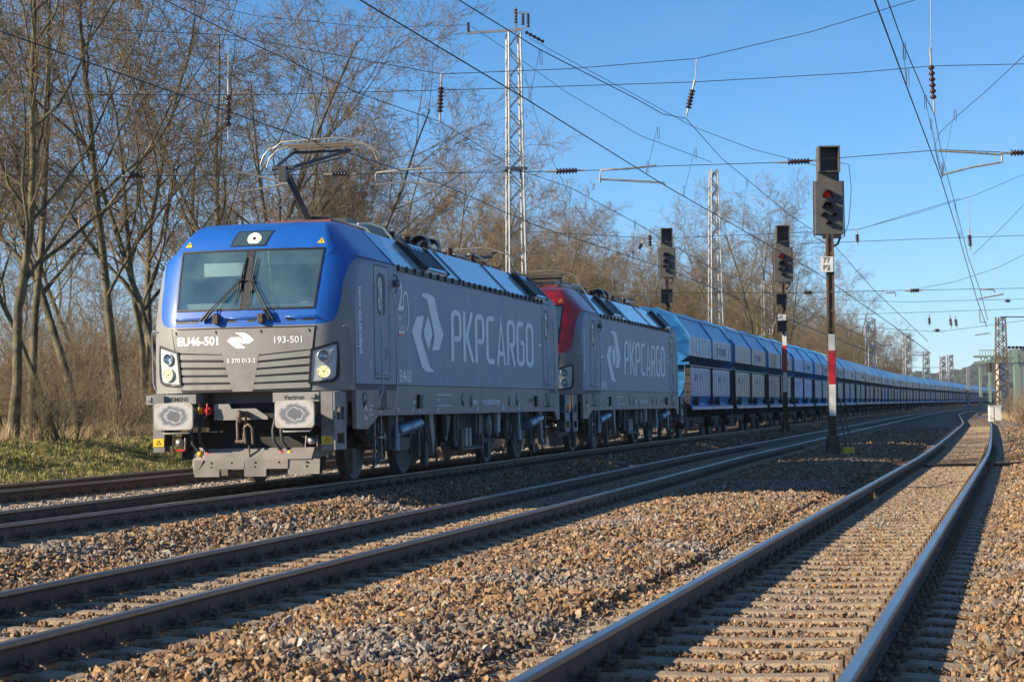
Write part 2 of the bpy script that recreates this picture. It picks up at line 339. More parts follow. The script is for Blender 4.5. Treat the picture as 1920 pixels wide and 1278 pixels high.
# ------------------------------------------------------------------ instanced stuff (stones, grass)
def scatter(name, pts, rot, scl, idx, variants, label, cat):
    me = bpy.data.meshes.new(name); me.from_pydata(pts.tolist(), [], [])
    for an, tp, dat in (('rot', 'FLOAT_VECTOR', rot), ('scl', 'FLOAT_VECTOR', scl)):
        a = me.attributes.new(an, tp, 'POINT'); a.data.foreach_set('vector', dat.astype(np.float32).ravel())
    a = me.attributes.new('idx', 'INT', 'POINT'); a.data.foreach_set('value', idx.astype(np.int32))
    col = bpy.data.collections.new(name+'_variants')
    for k, vm in enumerate(variants):
        col.objects.link(bpy.data.objects.new('%s_v%02d' % (name, k), vm))
    o = link(name, me); md = o.modifiers.new('scatter', 'NODES')
    ng = bpy.data.node_groups.new(name, 'GeometryNodeTree'); md.node_group = ng
    ng.interface.new_socket('Geometry', in_out='INPUT', socket_type='NodeSocketGeometry'); ng.interface.new_socket('Geometry', in_out='OUTPUT', socket_type='NodeSocketGeometry')
    gi = ng.nodes.new('NodeGroupInput'); go = ng.nodes.new('NodeGroupOutput')
    ci = ng.nodes.new('GeometryNodeCollectionInfo'); ci.inputs['Collection'].default_value = col; ci.inputs['Separate Children'].default_value = True; ci.inputs['Reset Children'].default_value = True
    ip = ng.nodes.new('GeometryNodeInstanceOnPoints'); ip.inputs['Pick Instance'].default_value = True
    def na(n_, t_):
        q = ng.nodes.new('GeometryNodeInputNamedAttribute'); q.data_type = t_; q.inputs[0].default_value = n_; return q.outputs['Attribute']
    ng.links.new(gi.outputs[0], ip.inputs['Points']); ng.links.new(ci.outputs[0], ip.inputs['Instance'])
    ng.links.new(na('idx', 'INT'), ip.inputs['Instance Index'])
    er = ng.nodes.new('FunctionNodeEulerToRotation'); ng.links.new(na('rot', 'FLOAT_VECTOR'), er.inputs[0]); ng.links.new(er.outputs[0], ip.inputs['Rotation'])
    ng.links.new(na('scl', 'FLOAT_VECTOR'), ip.inputs['Scale']); ng.links.new(ip.outputs[0], go.inputs[0])
    return tag(o, label, cat, kind='stuff')

def stone_material():
    m, N, L, b = nodes('ballast_stone'); b.inputs['Roughness'].default_value = .9; b.inputs['Specular IOR Level'].default_value = .2
    oi = N.new('ShaderNodeObjectInfo'); rp = N.new('ShaderNodeValToRGB'); cr_ = rp.color_ramp; cr_.interpolation = 'LINEAR'
    els = [(0, (.095, .056, .034)), (.14, (.26, .158, .09)), (.28, (.145, .086, .05)), (.42, (.33, .215, .122)), (.55, (.21, .13, .074)), (.68, (.37, .265, .16)), (.77, (.36, .19, .075)), (.82, (.24, .205, .16)), (.94, (.15, .135, .12)), (1, (.48, .41, .30))]
    while len(cr_.elements) < len(els): cr_.elements.new(.5)
    for e, (p, c) in zip(cr_.elements, els): e.position = p; e.color = (*c, 1)
    L.new(oi.outputs['Random'], rp.inputs[0])
    geo = N.new('ShaderNodeNewGeometry'); pn = N.new('ShaderNodeTexNoise'); pn.inputs['Scale'].default_value = .55; pn.inputs['Detail'].default_value = 2; L.new(geo.outputs['Position'], pn.inputs[0])
    mr = N.new('ShaderNodeMapRange'); mr.inputs['From Min'].default_value = .52; mr.inputs['From Max'].default_value = .66; mr.inputs['To Max'].default_value = .5; L.new(pn.outputs[0], mr.inputs[0])
    bw = N.new('ShaderNodeRGBToBW'); L.new(rp.outputs[0], bw.inputs[0])
    gm = N.new('ShaderNodeMath'); gm.operation = 'MULTIPLY'; gm.inputs[1].default_value = 1.25; L.new(bw.outputs[0], gm.inputs[0])
    mx = N.new('ShaderNodeMix'); mx.data_type = 'RGBA'; L.new(mr.outputs[0], mx.inputs[0]); L.new(rp.outputs[0], mx.inputs[6]); L.new(gm.outputs[0], mx.inputs[7])
    n2 = N.new('ShaderNodeTexNoise'); n2.inputs['Scale'].default_value = 45; n2.inputs['Detail'].default_value = 4; L.new(geo.outputs['Position'], n2.inputs[0])
    m2 = N.new('ShaderNodeMapRange'); m2.inputs['From Min'].default_value = .3; m2.inputs['From Max'].default_value = .7; m2.inputs['To Min'].default_value = .65; m2.inputs['To Max'].default_value = 1.25; L.new(n2.outputs[0], m2.inputs[0])
    vm = N.new('ShaderNodeVectorMath'); vm.operation = 'SCALE'; L.new(mx.outputs[2], vm.inputs[0]); L.new(m2.outputs[0], vm.inputs['Scale'])
    L.new(vm.outputs[0], b.inputs['Base Color'])
    return m
STONE = stone_material()
STONEP = STONE.copy(); STONEP.name = 'pale_ballast_stone'
for nd_ in STONEP.node_tree.nodes:
    if nd_.type == 'VALTORGB':
        for e in nd_.color_ramp.elements: c_ = e.color; g_ = (c_[0]+c_[1]+c_[2])/3; e.color = (min(.7, .08+(.35*c_[0]+.65*g_)*1.1), min(.7, .075+(.35*c_[1]+.65*g_)*1.05), min(.7, .065+(.35*c_[2]+.65*g_)*1.0), 1)
def stone_mesh(k):
    bm = bmesh.new(); r_ = np.random.default_rng(100+k); n = int(r_.integers(9, 14))
    for _ in range(n):
        d = r_.normal(size=3); d /= np.linalg.norm(d); d *= r_.uniform(.8, 1.05); bm.verts.new((d[0]*.5, d[1]*.5*r_.uniform(.7, 1), d[2]*.5*r_.uniform(.6, .9)))
    bmesh.ops.convex_hull(bm, input=bm.verts)
    for v in [v for v in bm.verts if not v.link_faces]: bm.verts.remove(v)
    me = bpy.data.meshes.new('stone'); bm.to_mesh(me); bm.free(); me.materials.append(STONE); return me
STONES = [stone_mesh(k) for k in range(14)]
def scatter_stones():
    X = []; Y = []; S = []
    for y0, y1, dens, s0 in ((6.3, 12, 900, .048), (12, 20, 820, .050), (20, 30, 620, .055), (30, 44, 420, .062), (44, 66, 190, .082), (66, 110, 60, .11)):
        ym = (y0+y1)/2; wd = .5*ym+5.0; n = int(dens*(y1-y0)*wd)
        y = rng.uniform(y0, y1, n); x = rng.uniform(-1, 1, n)*(.25*y+2.5)
        X.append(x); Y.append(y); S.append(s0*np.clip(rng.lognormal(0, .36, n), .45, 2.3))
    X = np.concatenate(X); Y = np.concatenate(Y); S = np.concatenate(S)
    u = U(X, Y); keep = (u > -5.5) & (u < U(X3(Y), Y)+5.0)
    z = GZ(X, Y)+rng.uniform(-.012, .022, len(X))
    for XF, ztop, near in ((X1, Z1, 1), (X2, Z2, 1), (X3, Z3, 1), (X0, Z0, 1)):
        du = (X-XF(Y))*.975; s = Y*1.0255+(X-XF(Y))*.22; ph = np.abs((s/.6 + .5) % 1 - .5)*.6
        onsl = (np.abs(du) < 1.32) & (ph < .155); rail = (np.abs(np.abs(du)-.753) < .085)
        crib = (np.abs(du) < 1.3)
        keep &= ~rail
        keep &= ~(onsl & (rng.random(len(X)) < np.where(np.abs(du) > 1.12, .6, .965)))
        z = np.where(crib & ~onsl, ztop-.205+rng.uniform(-.01, .015, len(X)), z)
        keep &= ~(crib & (np.abs(np.abs(du)-.753) < .2) & (ph < .22))
        S = np.where(crib, np.minimum(S, .052), S)
    X, Y, z, S = X[keep], Y[keep], z[keep], S[keep]; n = len(X)
    pts = np.stack([X, Y, z], 1); rot = rng.uniform(0, 6.283, (n, 3)); scl = np.stack([S*rng.uniform(.85, 1.4, n), S*rng.uniform(.75, 1.2, n), S*rng.uniform(.5, 1., n)], 1); ix = rng.integers(0, len(STONES), n)
    g = U(X, Y) < -1.3
    scatter('ballast_stones', pts[~g], rot[~g], scl[~g], ix[~g], STONES, 'brown and grey broken stone ballast between the rails', 'ballast')
    pale = []
    for me in STONES: m2 = me.copy(); m2.materials.clear(); m2.materials.append(STONEP); pale.append(m2)
    scatter('ballast_stones', pts[g], rot[g], scl[g]*.85, ix[g], pale, 'paler grey stone ballast between the train and the track beyond it', 'ballast')
scatter_stones()

# ------------------------------------------------------------------ railway tracks
def rail_material():
    m, N, L, b = nodes('rail_steel')
    tc = N.new('ShaderNodeTexCoord'); no = N.new('ShaderNodeTexNoise'); no.inputs['Scale'].default_value = 9; no.inputs['Detail'].default_value = 6; L.new(tc.outputs['Object'], no.inputs[0])
    rp = N.new('ShaderNodeValToRGB'); rp.color_ramp.elements[0].position = .35; rp.color_ramp.elements[1].position = .68
    rp.color_ramp.elements[0].color = (.085, .055, .042, 1); rp.color_ramp.elements[1].color = (.15, .092, .064, 1); L.new(no.outputs[0], rp.inputs[0]); L.new(rp.outputs[0], b.inputs['Base Color'])
    b.inputs['Roughness'].default_value = .72; b.inputs['Specular IOR Level'].default_value = .35
    return m
M['rail'] = rail_material()
M['railtop'] = pm('polished_rail_head', (.52, .48, .44), (.40, .37, .34), 3, .30, 1.0, stretch=(1, .1, 1))
M['railedge'] = pm('worn_rail_edge', (.16, .14, .125), (.22, .2, .18), 6, .4, .6)
M['concrete'] = pm('weathered_concrete', (.38, .285, .185), (.23, .17, .11), 9, .9, bump=.6, bscale=60, c3=(.31, .235, .155))
M['clip'] = pm('rusty_fastening', (.10, .072, .052), (.16, .115, .078), 30, .75, bump=.3)
PROF = [(-.036, 0), (.036, 0), (.036, -.03), (.030, -.042), (.010, -.052), (.009, -.135), (.075, -.152), (.075, -.162), (-.075, -.162), (-.075, -.152), (-.009, -.135), (-.010, -.052), (-.030, -.042), (-.036, -.03), (-.036, -.006), (-.030, 0)]
PROF = [(-.028, 0), (.028, 0), (.036, -.007), (.036, -.03), (.030, -.042), (.010, -.052), (.009, -.135), (.075, -.152), (.075, -.162), (-.075, -.162), (-.075, -.152), (-.009, -.135), (-.010, -.052), (-.030, -.042), (-.036, -.03), (-.036, -.007)]
PMAT = [1, 2, 2, 0, 0, 0, 0, 0, 0, 0, 0, 0, 0, 0, 2, 2]
def path_frame(XF, Y):
    s = (XF(Y+.4)-XF(Y-.4))/.8; n = math.hypot(1, s); return s/n, 1/n     # tangent (x, y)
def rail_mb(XF, off, zt, Ys, org, cant):
    mb = MB(); vs = []; k = len(PROF)
    for y in Ys:
        tx, ty = path_frame(XF, y); cx = float(XF(y)); nx, ny = ty, -tx; z = zt+off*cant(y)
        for px, pz in PROF: vs.append((cx+nx*(off+px)-org[0], y+ny*(off+px)-org[1], z+pz-org[2]))
    n = len(Ys)
    for j in range(k):
        mb.add([], [], 0)
    base = [(i*k+j, i*k+(j+1) % k, (i+1)*k+(j+1) % k, (i+1)*k+j) for i in range(n-1) for j in range(k)]
    mb.v = vs; mb.f = base; mb.m = [PMAT[j] for i in range(n-1) for j in range(k)]; mb.s = [False]*len(base)
    return mb
def sleeper_mesh():
    mb = MB(); xs = [-1.3, -1.0, -.75, -.45, 0, .45, .75, 1.0, 1.3]; wd = [.26, .28, .29, .25, .22, .25, .29, .28, .26]; zt = [-.03, -.006, 0, -.012, -.022, -.012, 0, -.006, -.03]
    vs = []
    for x, w_, z in zip(xs, wd, zt):
        vs += [(x, -w_/2-.02, z-.2), (x, -w_/2+.012, z-.018), (x, -w_/2+.035, z), (x, w_/2-.035, z), (x, w_/2-.012, z-.018), (x, w_/2+.02, z-.2)]
    fs = [(i*6+j, i*6+j+1, (i+1)*6+j+1, (i+1)*6+j) for i in range(8) for j in range(5)]+[tuple(range(6)), tuple(range(48, 54))]
    mb.add(vs, fs); return mb
def fast_mb():
    mb = MB(); mb.bb(-.17, .17, -.08, .08, .0, .014)
    for s in (-1, 1):
        mb.bb(s*.077 if s > 0 else -.105, .105 if s > 0 else -.077, -.07, .07, .01, .04)          # rib
        mb.tube([(s*.05, -.045, .025), (s*.07, -.05, .06), (s*.11, -.05, .045), (s*.12, 0, .03), (s*.11, .05, .045), (s*.07, .05, .06), (s*.05, .045, .025)], .011, 5)
        mb.lathe([(.0, .085), (.014, .085), (.016, .045), (.026, .042), (.026, .02)], (s*.088, 0, .01), (0, 0, 1), 6, sm=False)
        mb.lathe([(.0, .06), (.017, .06), (.019, .02), (.032, .018), (.032, .0)], (s*.145, 0, .012), (0, 0, 1), 6, sm=False)
    return mb
SLEEPER = sleeper_mesh(); SL_ME = SLEEPER.mesh('sleeper', M['concrete'])
FAST = fast_mb(); FA_ME = FAST.mesh('rail_fastening', M['clip'])
def build_track(label, XF, zt, y0, y1, ysl, nsl, cant=lambda y: 0., yend=None):
    yo = float(ysl); org = (float(XF(yo)), yo, zt-.17)
    t = thing('railway_track', label, 'railway track', org)
    Ys = list(np.arange(y0, min(y1, 70), 1.))+list(np.arange(70, min(y1, 220), 4.))+list(np.arange(220, y1, 20.))
    Ys = [y for y in Ys if y0 <= y <= y1]+[y1]
    for off in (-.7535, .7535):
        obj('rail', rail_mb(XF, off, zt, Ys, org, cant), [M['rail'], M['railtop'], M['railedge']], t, recalc=False)
    s_ = math.ceil((ysl*1.0255)/.6)*.6; k = 0; far = MB(); done = 0
    while True:
        y = s_/1.0255; s_ += .6
        if y > (yend or 150): break
        tx, ty = path_frame(XF, y); a = -math.atan2(tx, ty)
        p = (float(XF(y))-org[0], y-org[1], -.0)
        if done < nsl:
            so_ = link('sleeper', SL_ME, t, p, (0, -math.atan(cant(y)), a+rng.normal()*.006))
            for sx in (-1, 1): link('rail_fastening', FA_ME, so_, (sx*.7535, 0, .001))
            done += 1
        else:
            ca, sa = math.cos(a), math.sin(a)
            f = lambda q: (q[0]*ca-q[1]*sa+p[0], q[0]*sa+q[1]*ca+p[1], q[2])
            if y < 120: far.merge(SLEEPER, f=f)
            if y < 75:
                for sx in (-1, 1): far.merge(FAST, f=lambda q: f((q[0]+sx*.7535, q[1], q[2])))
    if far.v: tag(obj('sleeper', far, [M['concrete']], t, recalc=False), kind='stuff')
    return t
build_track('curving track nearest the camera at right, shiny rails on ribbed concrete sleepers', X3, Z3, 3, 420, 7.2, 100)
build_track('empty middle track crossing the foreground between the train and the nearest track', X2, Z2, 3, 900, 9.8, 100)
build_track('track carrying the freight train, dark rails under the locomotives', X1, Z1, 3, 1100, 18.5, 100, cant=lambda y: float(np.interp(y, [20, 33, 60], [.022, .008, 0.])))
build_track('brown rusty track beyond the train, along the foot of the grass bank', X0, Z0, 3, 900, 25, 70, cant=lambda y: float(np.interp(y, [20, 40, 60], [.03, .02, 0.])), yend=90)
# --- more below
# ================================================================== locomotives
# local frame: x towards the near side, y back along the train from the front buffer plane, z up from the rail
LL = 18.98
ROWS = [(1.355,.47,1.05,.55,1.50,.97),(1.8,.455,1.055,.535,1.50,.97),(2.27,.45,1.06,.53,1.50,.99),(2.50,.50,1.07,.58,1.5,1.06),(2.9,.66,1.09,.75,1.5,1.2),(3.15,.775,1.10,.875,1.5,1.36),(3.28,.83,1.11,.94,1.49,1.48),(3.42,.91,1.12,1.02,1.36,1.58),(3.6,1.05,1.06,1.16,1.2,1.7),(3.75,1.25,.98,1.36,1.06,1.8),(3.82,1.45,.92,1.56,1.0,1.9),(3.86,1.8,.82,1.9,.93,2.1)]
_rz = [r[0] for r in ROWS]
def rowat(z): return [float(np.interp(z, _rz, [r[k] for r in ROWS])) for k in range(1, 6)]
def shell_pt(z, q):      # q 0..1 front, 1..2 corner, >2 side (q-2 fraction to y 3.24); returns |x|, y
    sC, tc, scn, w_, sS = rowat(z)
    if q <= 1: return q*tc, sC+(scn-sC)*q*q
    if q <= 2:
        t = q-1; cx = tc+(w_-tc)*.9; cy = scn+(sS-scn)*.42
        return (1-t)**2*tc+2*t*(1-t)*cx+t*t*w_, (1-t)**2*scn+2*t*(1-t)*cy+t*t*sS
    t = q-2; return w_, sS+(3.24-sS)*t
def shell_y(x, z):
    x = abs(x); sC, tc, scn, w_, sS = rowat(z)
    if x <= tc: return sC+(scn-sC)*(x/tc)**2
    lo, hi = 1., 2.
    for _ in range(18):
        m_ = (lo+hi)/2
        if shell_pt(z, m_)[0] < x: lo = m_
        else: hi = m_
    return shell_pt(z, lo)[1]
MUL = .035
QF = [0, MUL, .25, .5, .75, .962, 1., 1.2, 1.4, 1.6, 1.8, 2., 2.5, 3.]
ZR = [1.355, 1.5, 1.75, 2.0, 2.27, 2.40, 2.52, 2.75, 3.0, 3.15, 3.28, 3.41, 3.5, 3.6, 3.68, 3.75, 3.82, 3.86]
def cab_shell():
    mb = MB(); qs = [-q for q in QF[::-1]][:-1]+QF; nq = len(qs)
    for z in ZR:
        for q in qs:
            x, y = shell_pt(z, abs(q)); mb.v.append((math.copysign(x, q) if q else 0., y, z))
    for i in range(len(ZR)-1):
        for j in range(nq-1):
            qa = (qs[j]+qs[j+1])/2
            if 2.51 < (ZR[i]+ZR[i+1])/2 < 3.42 and MUL < abs(qa) < .962: continue
            mb.f.append((i*nq+j, i*nq+j+1, (i+1)*nq+j+1, (i+1)*nq+j)); mb.m.append(0); mb.s.append(True)
    b = (len(ZR)-1)*nq; c = len(mb.v); mb.v.append((0, 2.8, 3.885))
    for j in range(nq-1): mb.f.append((b+j, b+j+1, c)); mb.m.append(0); mb.s.append(True)
    mb.f.append((b+nq-1, b, c)); mb.m.append(0); mb.s.append(True)
    return mb
def fdec(poly, off=.004, thick=.006, m=0, mb=None):     # plate lying on the cab front, polygon in (x, z)
    mb = mb or MB(); n = len(poly)
    vs = [(x, shell_y(x, z)-off-thick, z) for x, z in poly]+[(x, shell_y(x, z)+.01, z) for x, z in poly]
    mb.add(vs, [tuple(range(n))]+[(i, n+i, n+(i+1) % n, (i+1) % n) for i in range(n)], m); return mb
def ring2(poly, w_):      # inset polygon (simple, towards the centroid)
    cx = sum(p[0] for p in poly)/len(poly); cz = sum(p[1] for p in poly)/len(poly); o = []
    for x, z in poly:
        d = math.hypot(x-cx, z-cz); k = max(0, (d-w_*1.25)/d); o.append((cx+(x-cx)*k, cz+(z-cz)*k))
    return o
def text_mb(s, size, f, extr=.002, bold=0, sx=1., align='LEFT'):
    cu = bpy.data.curves.new('t', 'FONT'); cu.body = s; cu.size = size; cu.extrude = extr; cu.align_x = align; cu.resolution_u = 3; cu.offset = bold
    o = bpy.data.objects.new('t', cu); C.objects.link(o); bpy.context.view_layer.update()
    me = o.to_mesh(); mb = MB(); vs = [f((v.co.x*sx, v.co.y, v.co.z)) for v in me.vertices]
    mb.add(vs, [tuple(p.vertices) for p in me.polygons]); o.to_mesh_clear(); bpy.data.objects.remove(o); bpy.data.curves.remove(cu)
    return mb
def side_f(y, z, x=1.503): return lambda p: (x+p[2], y+p[0], z+p[1])
def front_f(x, z, off=.012): return lambda p: (x+p[0], shell_y(x+p[0], z+p[1])-off-p[2], z+p[1])
def stroke(pts, w_, f, closed=False, h=.003, mb=None, m=0):
    mb = mb or MB(); P = [np.array(p, float) for p in pts]; n = len(P); L_ = []; R_ = []
    for i in range(n):
        a = P[(i-1) % n] if (closed or i > 0) else None; b = P[(i+1) % n] if (closed or i < n-1) else None
        d1 = (P[i]-a) if a is not None else None; d2 = (b-P[i]) if b is not None else None
        if d1 is None: d1 = d2
        if d2 is None: d2 = d1
        d1 = d1/np.linalg.norm(d1); d2 = d2/np.linalg.norm(d2); n1 = np.array([-d1[1], d1[0]]); n2 = np.array([-d2[1], d2[0]])
        nn = n1+n2; nn /= np.linalg.norm(nn); k = 1/max(.35, nn@n1)
        L_.append(P[i]+nn*w_/2*k); R_.append(P[i]-nn*w_/2*k)
    vs = [f((q[0], q[1], h)) for q in L_]+[f((q[0], q[1], h)) for q in R_]
    fs = [(i, (i+1) % n, n+(i+1) % n, n+i) for i in range(n if closed else n-1)]
    mb.add(vs, fs, m); return mb
def roundpoly(pts, rad, closed=False, k=5):
    P = [np.array(p, float) for p in pts]; n = len(P); o = []
    for i in range(n):
        if not closed and i in (0, n-1): o.append(P[i]); continue
        a, b, c = P[(i-1) % n], P[i], P[(i+1) % n]; r = min(rad, np.linalg.norm(a-b)*.48, np.linalg.norm(c-b)*.48)
        p0 = b+(a-b)/np.linalg.norm(a-b)*r; p2 = b+(c-b)/np.linalg.norm(c-b)*r
        for t in np.linspace(0, 1, k): o.append((1-t)**2*p0+2*t*(1-t)*b+t*t*p2)
    return o
def big_letters(x0, z0, x=1.503):
    mb = MB(); K = 2.35; W, Hh, s_, p_ = .60/K, .79, .094, .925
    for i, ch in enumerate('PKPCARGO'):
        def mk(e): return lambda p: (x+p[2]+e, x0+.09+i*p_+p[0]*K, z0+p[1])
        f, g = mk(0), mk(.0012)
        Pp = roundpoly([(0, -.047), (0, Hh), (W, Hh), (W, .34), (.06, .34)], .15)
        if ch in 'PR':
            stroke(Pp, s_, f, mb=mb)
            if ch == 'R': stroke([(.12, .34), (W+.01, -.047)], s_, g, mb=mb)
        elif ch == 'K':
            stroke([(0, -.047), (0, Hh+.047)], s_, f, mb=mb); stroke([(W, Hh+.047), (.07, .40), (W+.02, -.047)], s_, g, mb=mb)
        elif ch == 'C': stroke(roundpoly([(W, Hh), (0, Hh), (0, 0), (W, 0)], .16), s_, f, mb=mb)
        elif ch == 'G': stroke(roundpoly([(W, Hh), (0, Hh), (0, 0), (W, 0), (W, .42), (.13, .42)], .16), s_, f, mb=mb)
        elif ch == 'O': stroke(roundpoly([(W, Hh), (0, Hh), (0, 0), (W, 0)], .17, True), s_, f, closed=True, mb=mb)
        elif ch == 'A':
            stroke([(-.01, -.047), (W/2, Hh-.02), (W+.01, -.047)], s_, f, mb=mb); stroke([(.05, .17), (W-.05, .17)], s_*.9, g, mb=mb)
    return mb
LG1 = [(5.037,2.568),(4.57,2.537),(4.219,2.297),(4.858,1.728),(5.147,1.67),(5.701,1.668),(5.449,1.73),(5.309,1.8),(4.833,2.209),(4.859,2.317)]
LG2 = [(4.904,2.925),(5.397,2.943),(5.759,2.895),(6.032,2.576),(6.361,2.297),(6.046,2.04),(5.563,2.02),(5.708,2.234),(5.679,2.343),(5.329,2.766),(5.236,2.845),(4.971,2.869)]
LG3 = [(5.306,2.574),(5.536,2.382),(5.582,2.274),(5.317,2.017),(5.038,2.236),(5.029,2.344)]
FG1 = [(-.233,2.082),(-.175,2.13),(-.042,2.132),(-.09,2.09),(-.063,2.055),(.047,1.98),(.031,1.969),(-.098,1.976),(-.157,2.016)]
FG2 = [(-.112,2.196),(.035,2.189),(.113,2.145),(.172,2.083),(.098,2.036),(-.025,2.035),(.019,2.083),(-.002,2.125),(-.055,2.165),(-.108,2.189)]
FG3 = [(-.036,2.134),(.013,2.085),(-.037,2.039),(-.088,2.088)]
def wheel_mesh():
    mb = MB()
    mb.lathe([(.0, .07), (.16, .07), (.17, .02), (.22, .0), (.50, .02), (.53, .055), (.60, .06), (.62, .055), (.622, -.02), (.648, -.05), (.648, -.075), (.60, -.08), (.55, -.06), (.2, -.05), (0, -.05)], (0, 0, 0), (1, 0, 0), 36)
    mb.lathe([(.36, .012), (.40, .03), (.46, .03), (.49, .025)], (0, 0, 0), (1, 0, 0), 36)
    return mb.mesh('wheel', M['bogie'])
WHEEL = wheel_mesh()
def rrect(y0, y1, z0, z1, r, k=4):
    o = []
    for cy, cz, a in ((y1-r, z1-r, 0), (y0+r, z1-r, 90), (y0+r, z0+r, 180), (y1-r, z0+r, 270)):
        for i in range(k+1):
            t = R(a+90*i/k); o.append((cy+r*math.cos(t), cz+r*math.sin(t)))
    return o
def ring_mb(poly, w_, f, mb, m=0, h=.004):
    return stroke(poly, w_, f, closed=True, h=h, mb=mb, m=m)

def fill(poly_top, poly_bot, nx, nz, off, mbx, m=0):
    vs = []; x0t, z0t = poly_top[0]; x1t, z1t = poly_top[1]; x0b, z0b = poly_bot[0]; x1b, z1b = poly_bot[1]
    for j in range(nz+1):
        for i in range(nx+1):
            u_ = i/nx; v_ = j/nz; xt = x0t+(x1t-x0t)*u_; zt = z0t+(z1t-z0t)*u_; xb = x0b+(x1b-x0b)*u_; zb = z0b+(z1b-z0b)*u_
            x = xb+(xt-xb)*v_; z = zb+(zt-zb)*v_; vs.append((x, shell_y(x, z)-off, z))
    k = len(vs); vs += [(p[0], p[1]+.012, p[2]) for p in vs]; fs = [(j*(nx+1)+i, j*(nx+1)+i+1, (j+1)*(nx+1)+i+1, (j+1)*(nx+1)+i) for j in range(nz) for i in range(nx)]
    n1 = nx+1
    fs += [(i, k+i, k+i+1, i+1) for i in range(nx)]+[(nz*n1+i, nz*n1+i+1, k+nz*n1+i+1, k+nz*n1+i) for i in range(nx)]+[(j*n1, (j+1)*n1, k+(j+1)*n1, k+j*n1) for j in range(nz)]+[(j*n1+nx, k+j*n1+nx, k+(j+1)*n1+nx, (j+1)*n1+nx) for j in range(nz)]
    mbx.add(vs, fs, m)
def make_loco(label, paint, raised, front_lit, numbers, loc, rot, roofpaint):
    t = thing('electric_locomotive', label, 'locomotive', loc, rot, None)
    # ---- body shell between the cabs
    b = MB(); sec = [(-1.5, .98), (-1.5, 3.28), (-.98, 3.80), (0, 3.84), (.98, 3.80), (1.5, 3.28), (1.5, .98)]
    sec = [(-1.5, 1.44), (-1.5, 3.28), (1.5, 3.28), (1.5, 1.44)]
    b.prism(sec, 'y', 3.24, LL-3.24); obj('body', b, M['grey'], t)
    v = MB()
    for s in (-1, 1):
        P_ = [(.97, 1.44), (.97, .80), (1.58, .79), (2.18, .98), (LL-2.18, .98), (LL-1.58, .79), (LL-.97, .80), (LL-.97, 1.44)]
        v.prism(P_, 'x', s*1.50 if s > 0 else -1.50, s*1.44)
    v.bb(-1.43, 1.43, 1.0, LL-1.0, 1.2, 1.43)
    obj('side_sill', v, M['valance'], t)
    # roof: sloping side panels, flat top
    rf = MB(); y0, y1 = 3.24, LL-3.24
    rf.add([(1.5, y0, 3.282), (1.5, y1, 3.282), (1.0, y1+.35, 3.82), (1.0, y0+.0, 3.82), (-1.5, y0, 3.282), (-1.5, y1, 3.282), (-1.0, y1+.35, 3.82), (-1.0, y0, 3.82)],
           [(0, 1, 2, 3), (5, 4, 7, 6), (3, 2, 6, 7)])
    ro = obj('roof', rf, M['roof'], t)
    tr = MB(); tr.add([(1.503, y0, 3.284), (1.003, y0, 3.823), (1.003, y0+.95, 3.823)], [(0, 1, 2)]); obj('blue_corner_panel' if roofpaint is M['roofblue'] else 'corner_panel', tr, roofpaint, ro)
    sm = MB()
    for y in (7.75, 11.6, 14.1): sm.prism([(1.513, 3.275), (1.011, 3.815), (1.013, 3.835), (1.528, 3.28)], 'y', y-.02, y+.02)
    obj('roof_joint', sm, M['darker'], ro)
    for (ya, yb) in ((5.05, 6.9), (LL-6.9+2.2, LL-5.05+2.0)):      # ventilation hatches
        h = MB(); sl_ = lambda y, k, o=.02: (1.5-.5*k+o*.73, y, 3.28+.54*k+o*.68)
        def slab(ya_, yb_, k0, k1, o0, o1, m=0):
            h.add([sl_(ya_, k0, o0), sl_(yb_, k0, o0), sl_(yb_, k1, o0), sl_(ya_, k1, o0), sl_(ya_, k0, o1), sl_(yb_, k0, o1), sl_(yb_, k1, o1), sl_(ya_, k1, o1)], [(3,2,1,0),(4,5,6,7),(0,1,5,4),(1,2,6,5),(2,3,7,6),(3,0,4,7)], m)
        slab(ya, ya+.30, .05, .92, .0, .09); slab(yb-.12, yb, .05, .92, .0, .06)
        slab(ya+.31, yb-.13, .14, .72, .0, .05)
        slab(ya+.31, yb-.13, .73, .92, .0, .03, 1)
        for i in range(5): slab(ya+.4+i*.28, ya+.5+i*.28, .78, .86, .03, .034)
        slab(ya+.31, yb-.13, .05, .13, .0, .05, 1)
        obj('ventilation_hatch', h, [M['black'], M['roof']], t)
    g = MB()
    for (ya, yb, n) in ((3.42, 7.6, 8), (7.9, 11.45, 8), (11.75, 15.1, 8)):
        g.bb(1.498, 1.504, ya, yb, 3.185, 3.272); st_ = (yb-ya)/n
        for i in range(n): g.bb(1.504, 1.512, ya+i*st_+.05, ya+(i+1)*st_-.05, 3.20, 3.235, 0)
        for i in range(n+1): g.bb(1.504, 1.535, ya+i*st_-.02, ya+i*st_+.02, 3.20, 3.29, 1)
    obj('air_inlet_grille', g, [M['black'], M['dark']], t)
    # ---- cabs
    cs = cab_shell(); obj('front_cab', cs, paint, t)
    rc = MB(); rc.merge(cs, f=lambda p: (p[0], LL-p[1], p[2])); rear = obj('rear_cab', rc, M['reargrey'], t)
    ins = MB(); ins.add([(-1.4, 1.3, 1.5), (1.4, 1.3, 1.5), (1.4, 3.0, 1.5), (-1.4, 3.0, 1.5), (-1.4, 1.3, 3.3), (1.4, 1.3, 3.3), (1.4, 3.0, 3.3), (-1.4, 3.0, 3.3)], [(0,1,2,3),(3,2,6,7),(0,3,7,4),(1,5,6,2),(4,7,6,5)])
    ins.bb(-1.38, 1.38, .8, 1.45, 2.30, 2.50)
    obj('cab_interior', ins, M['interior'], t)
    sx_ = MB()
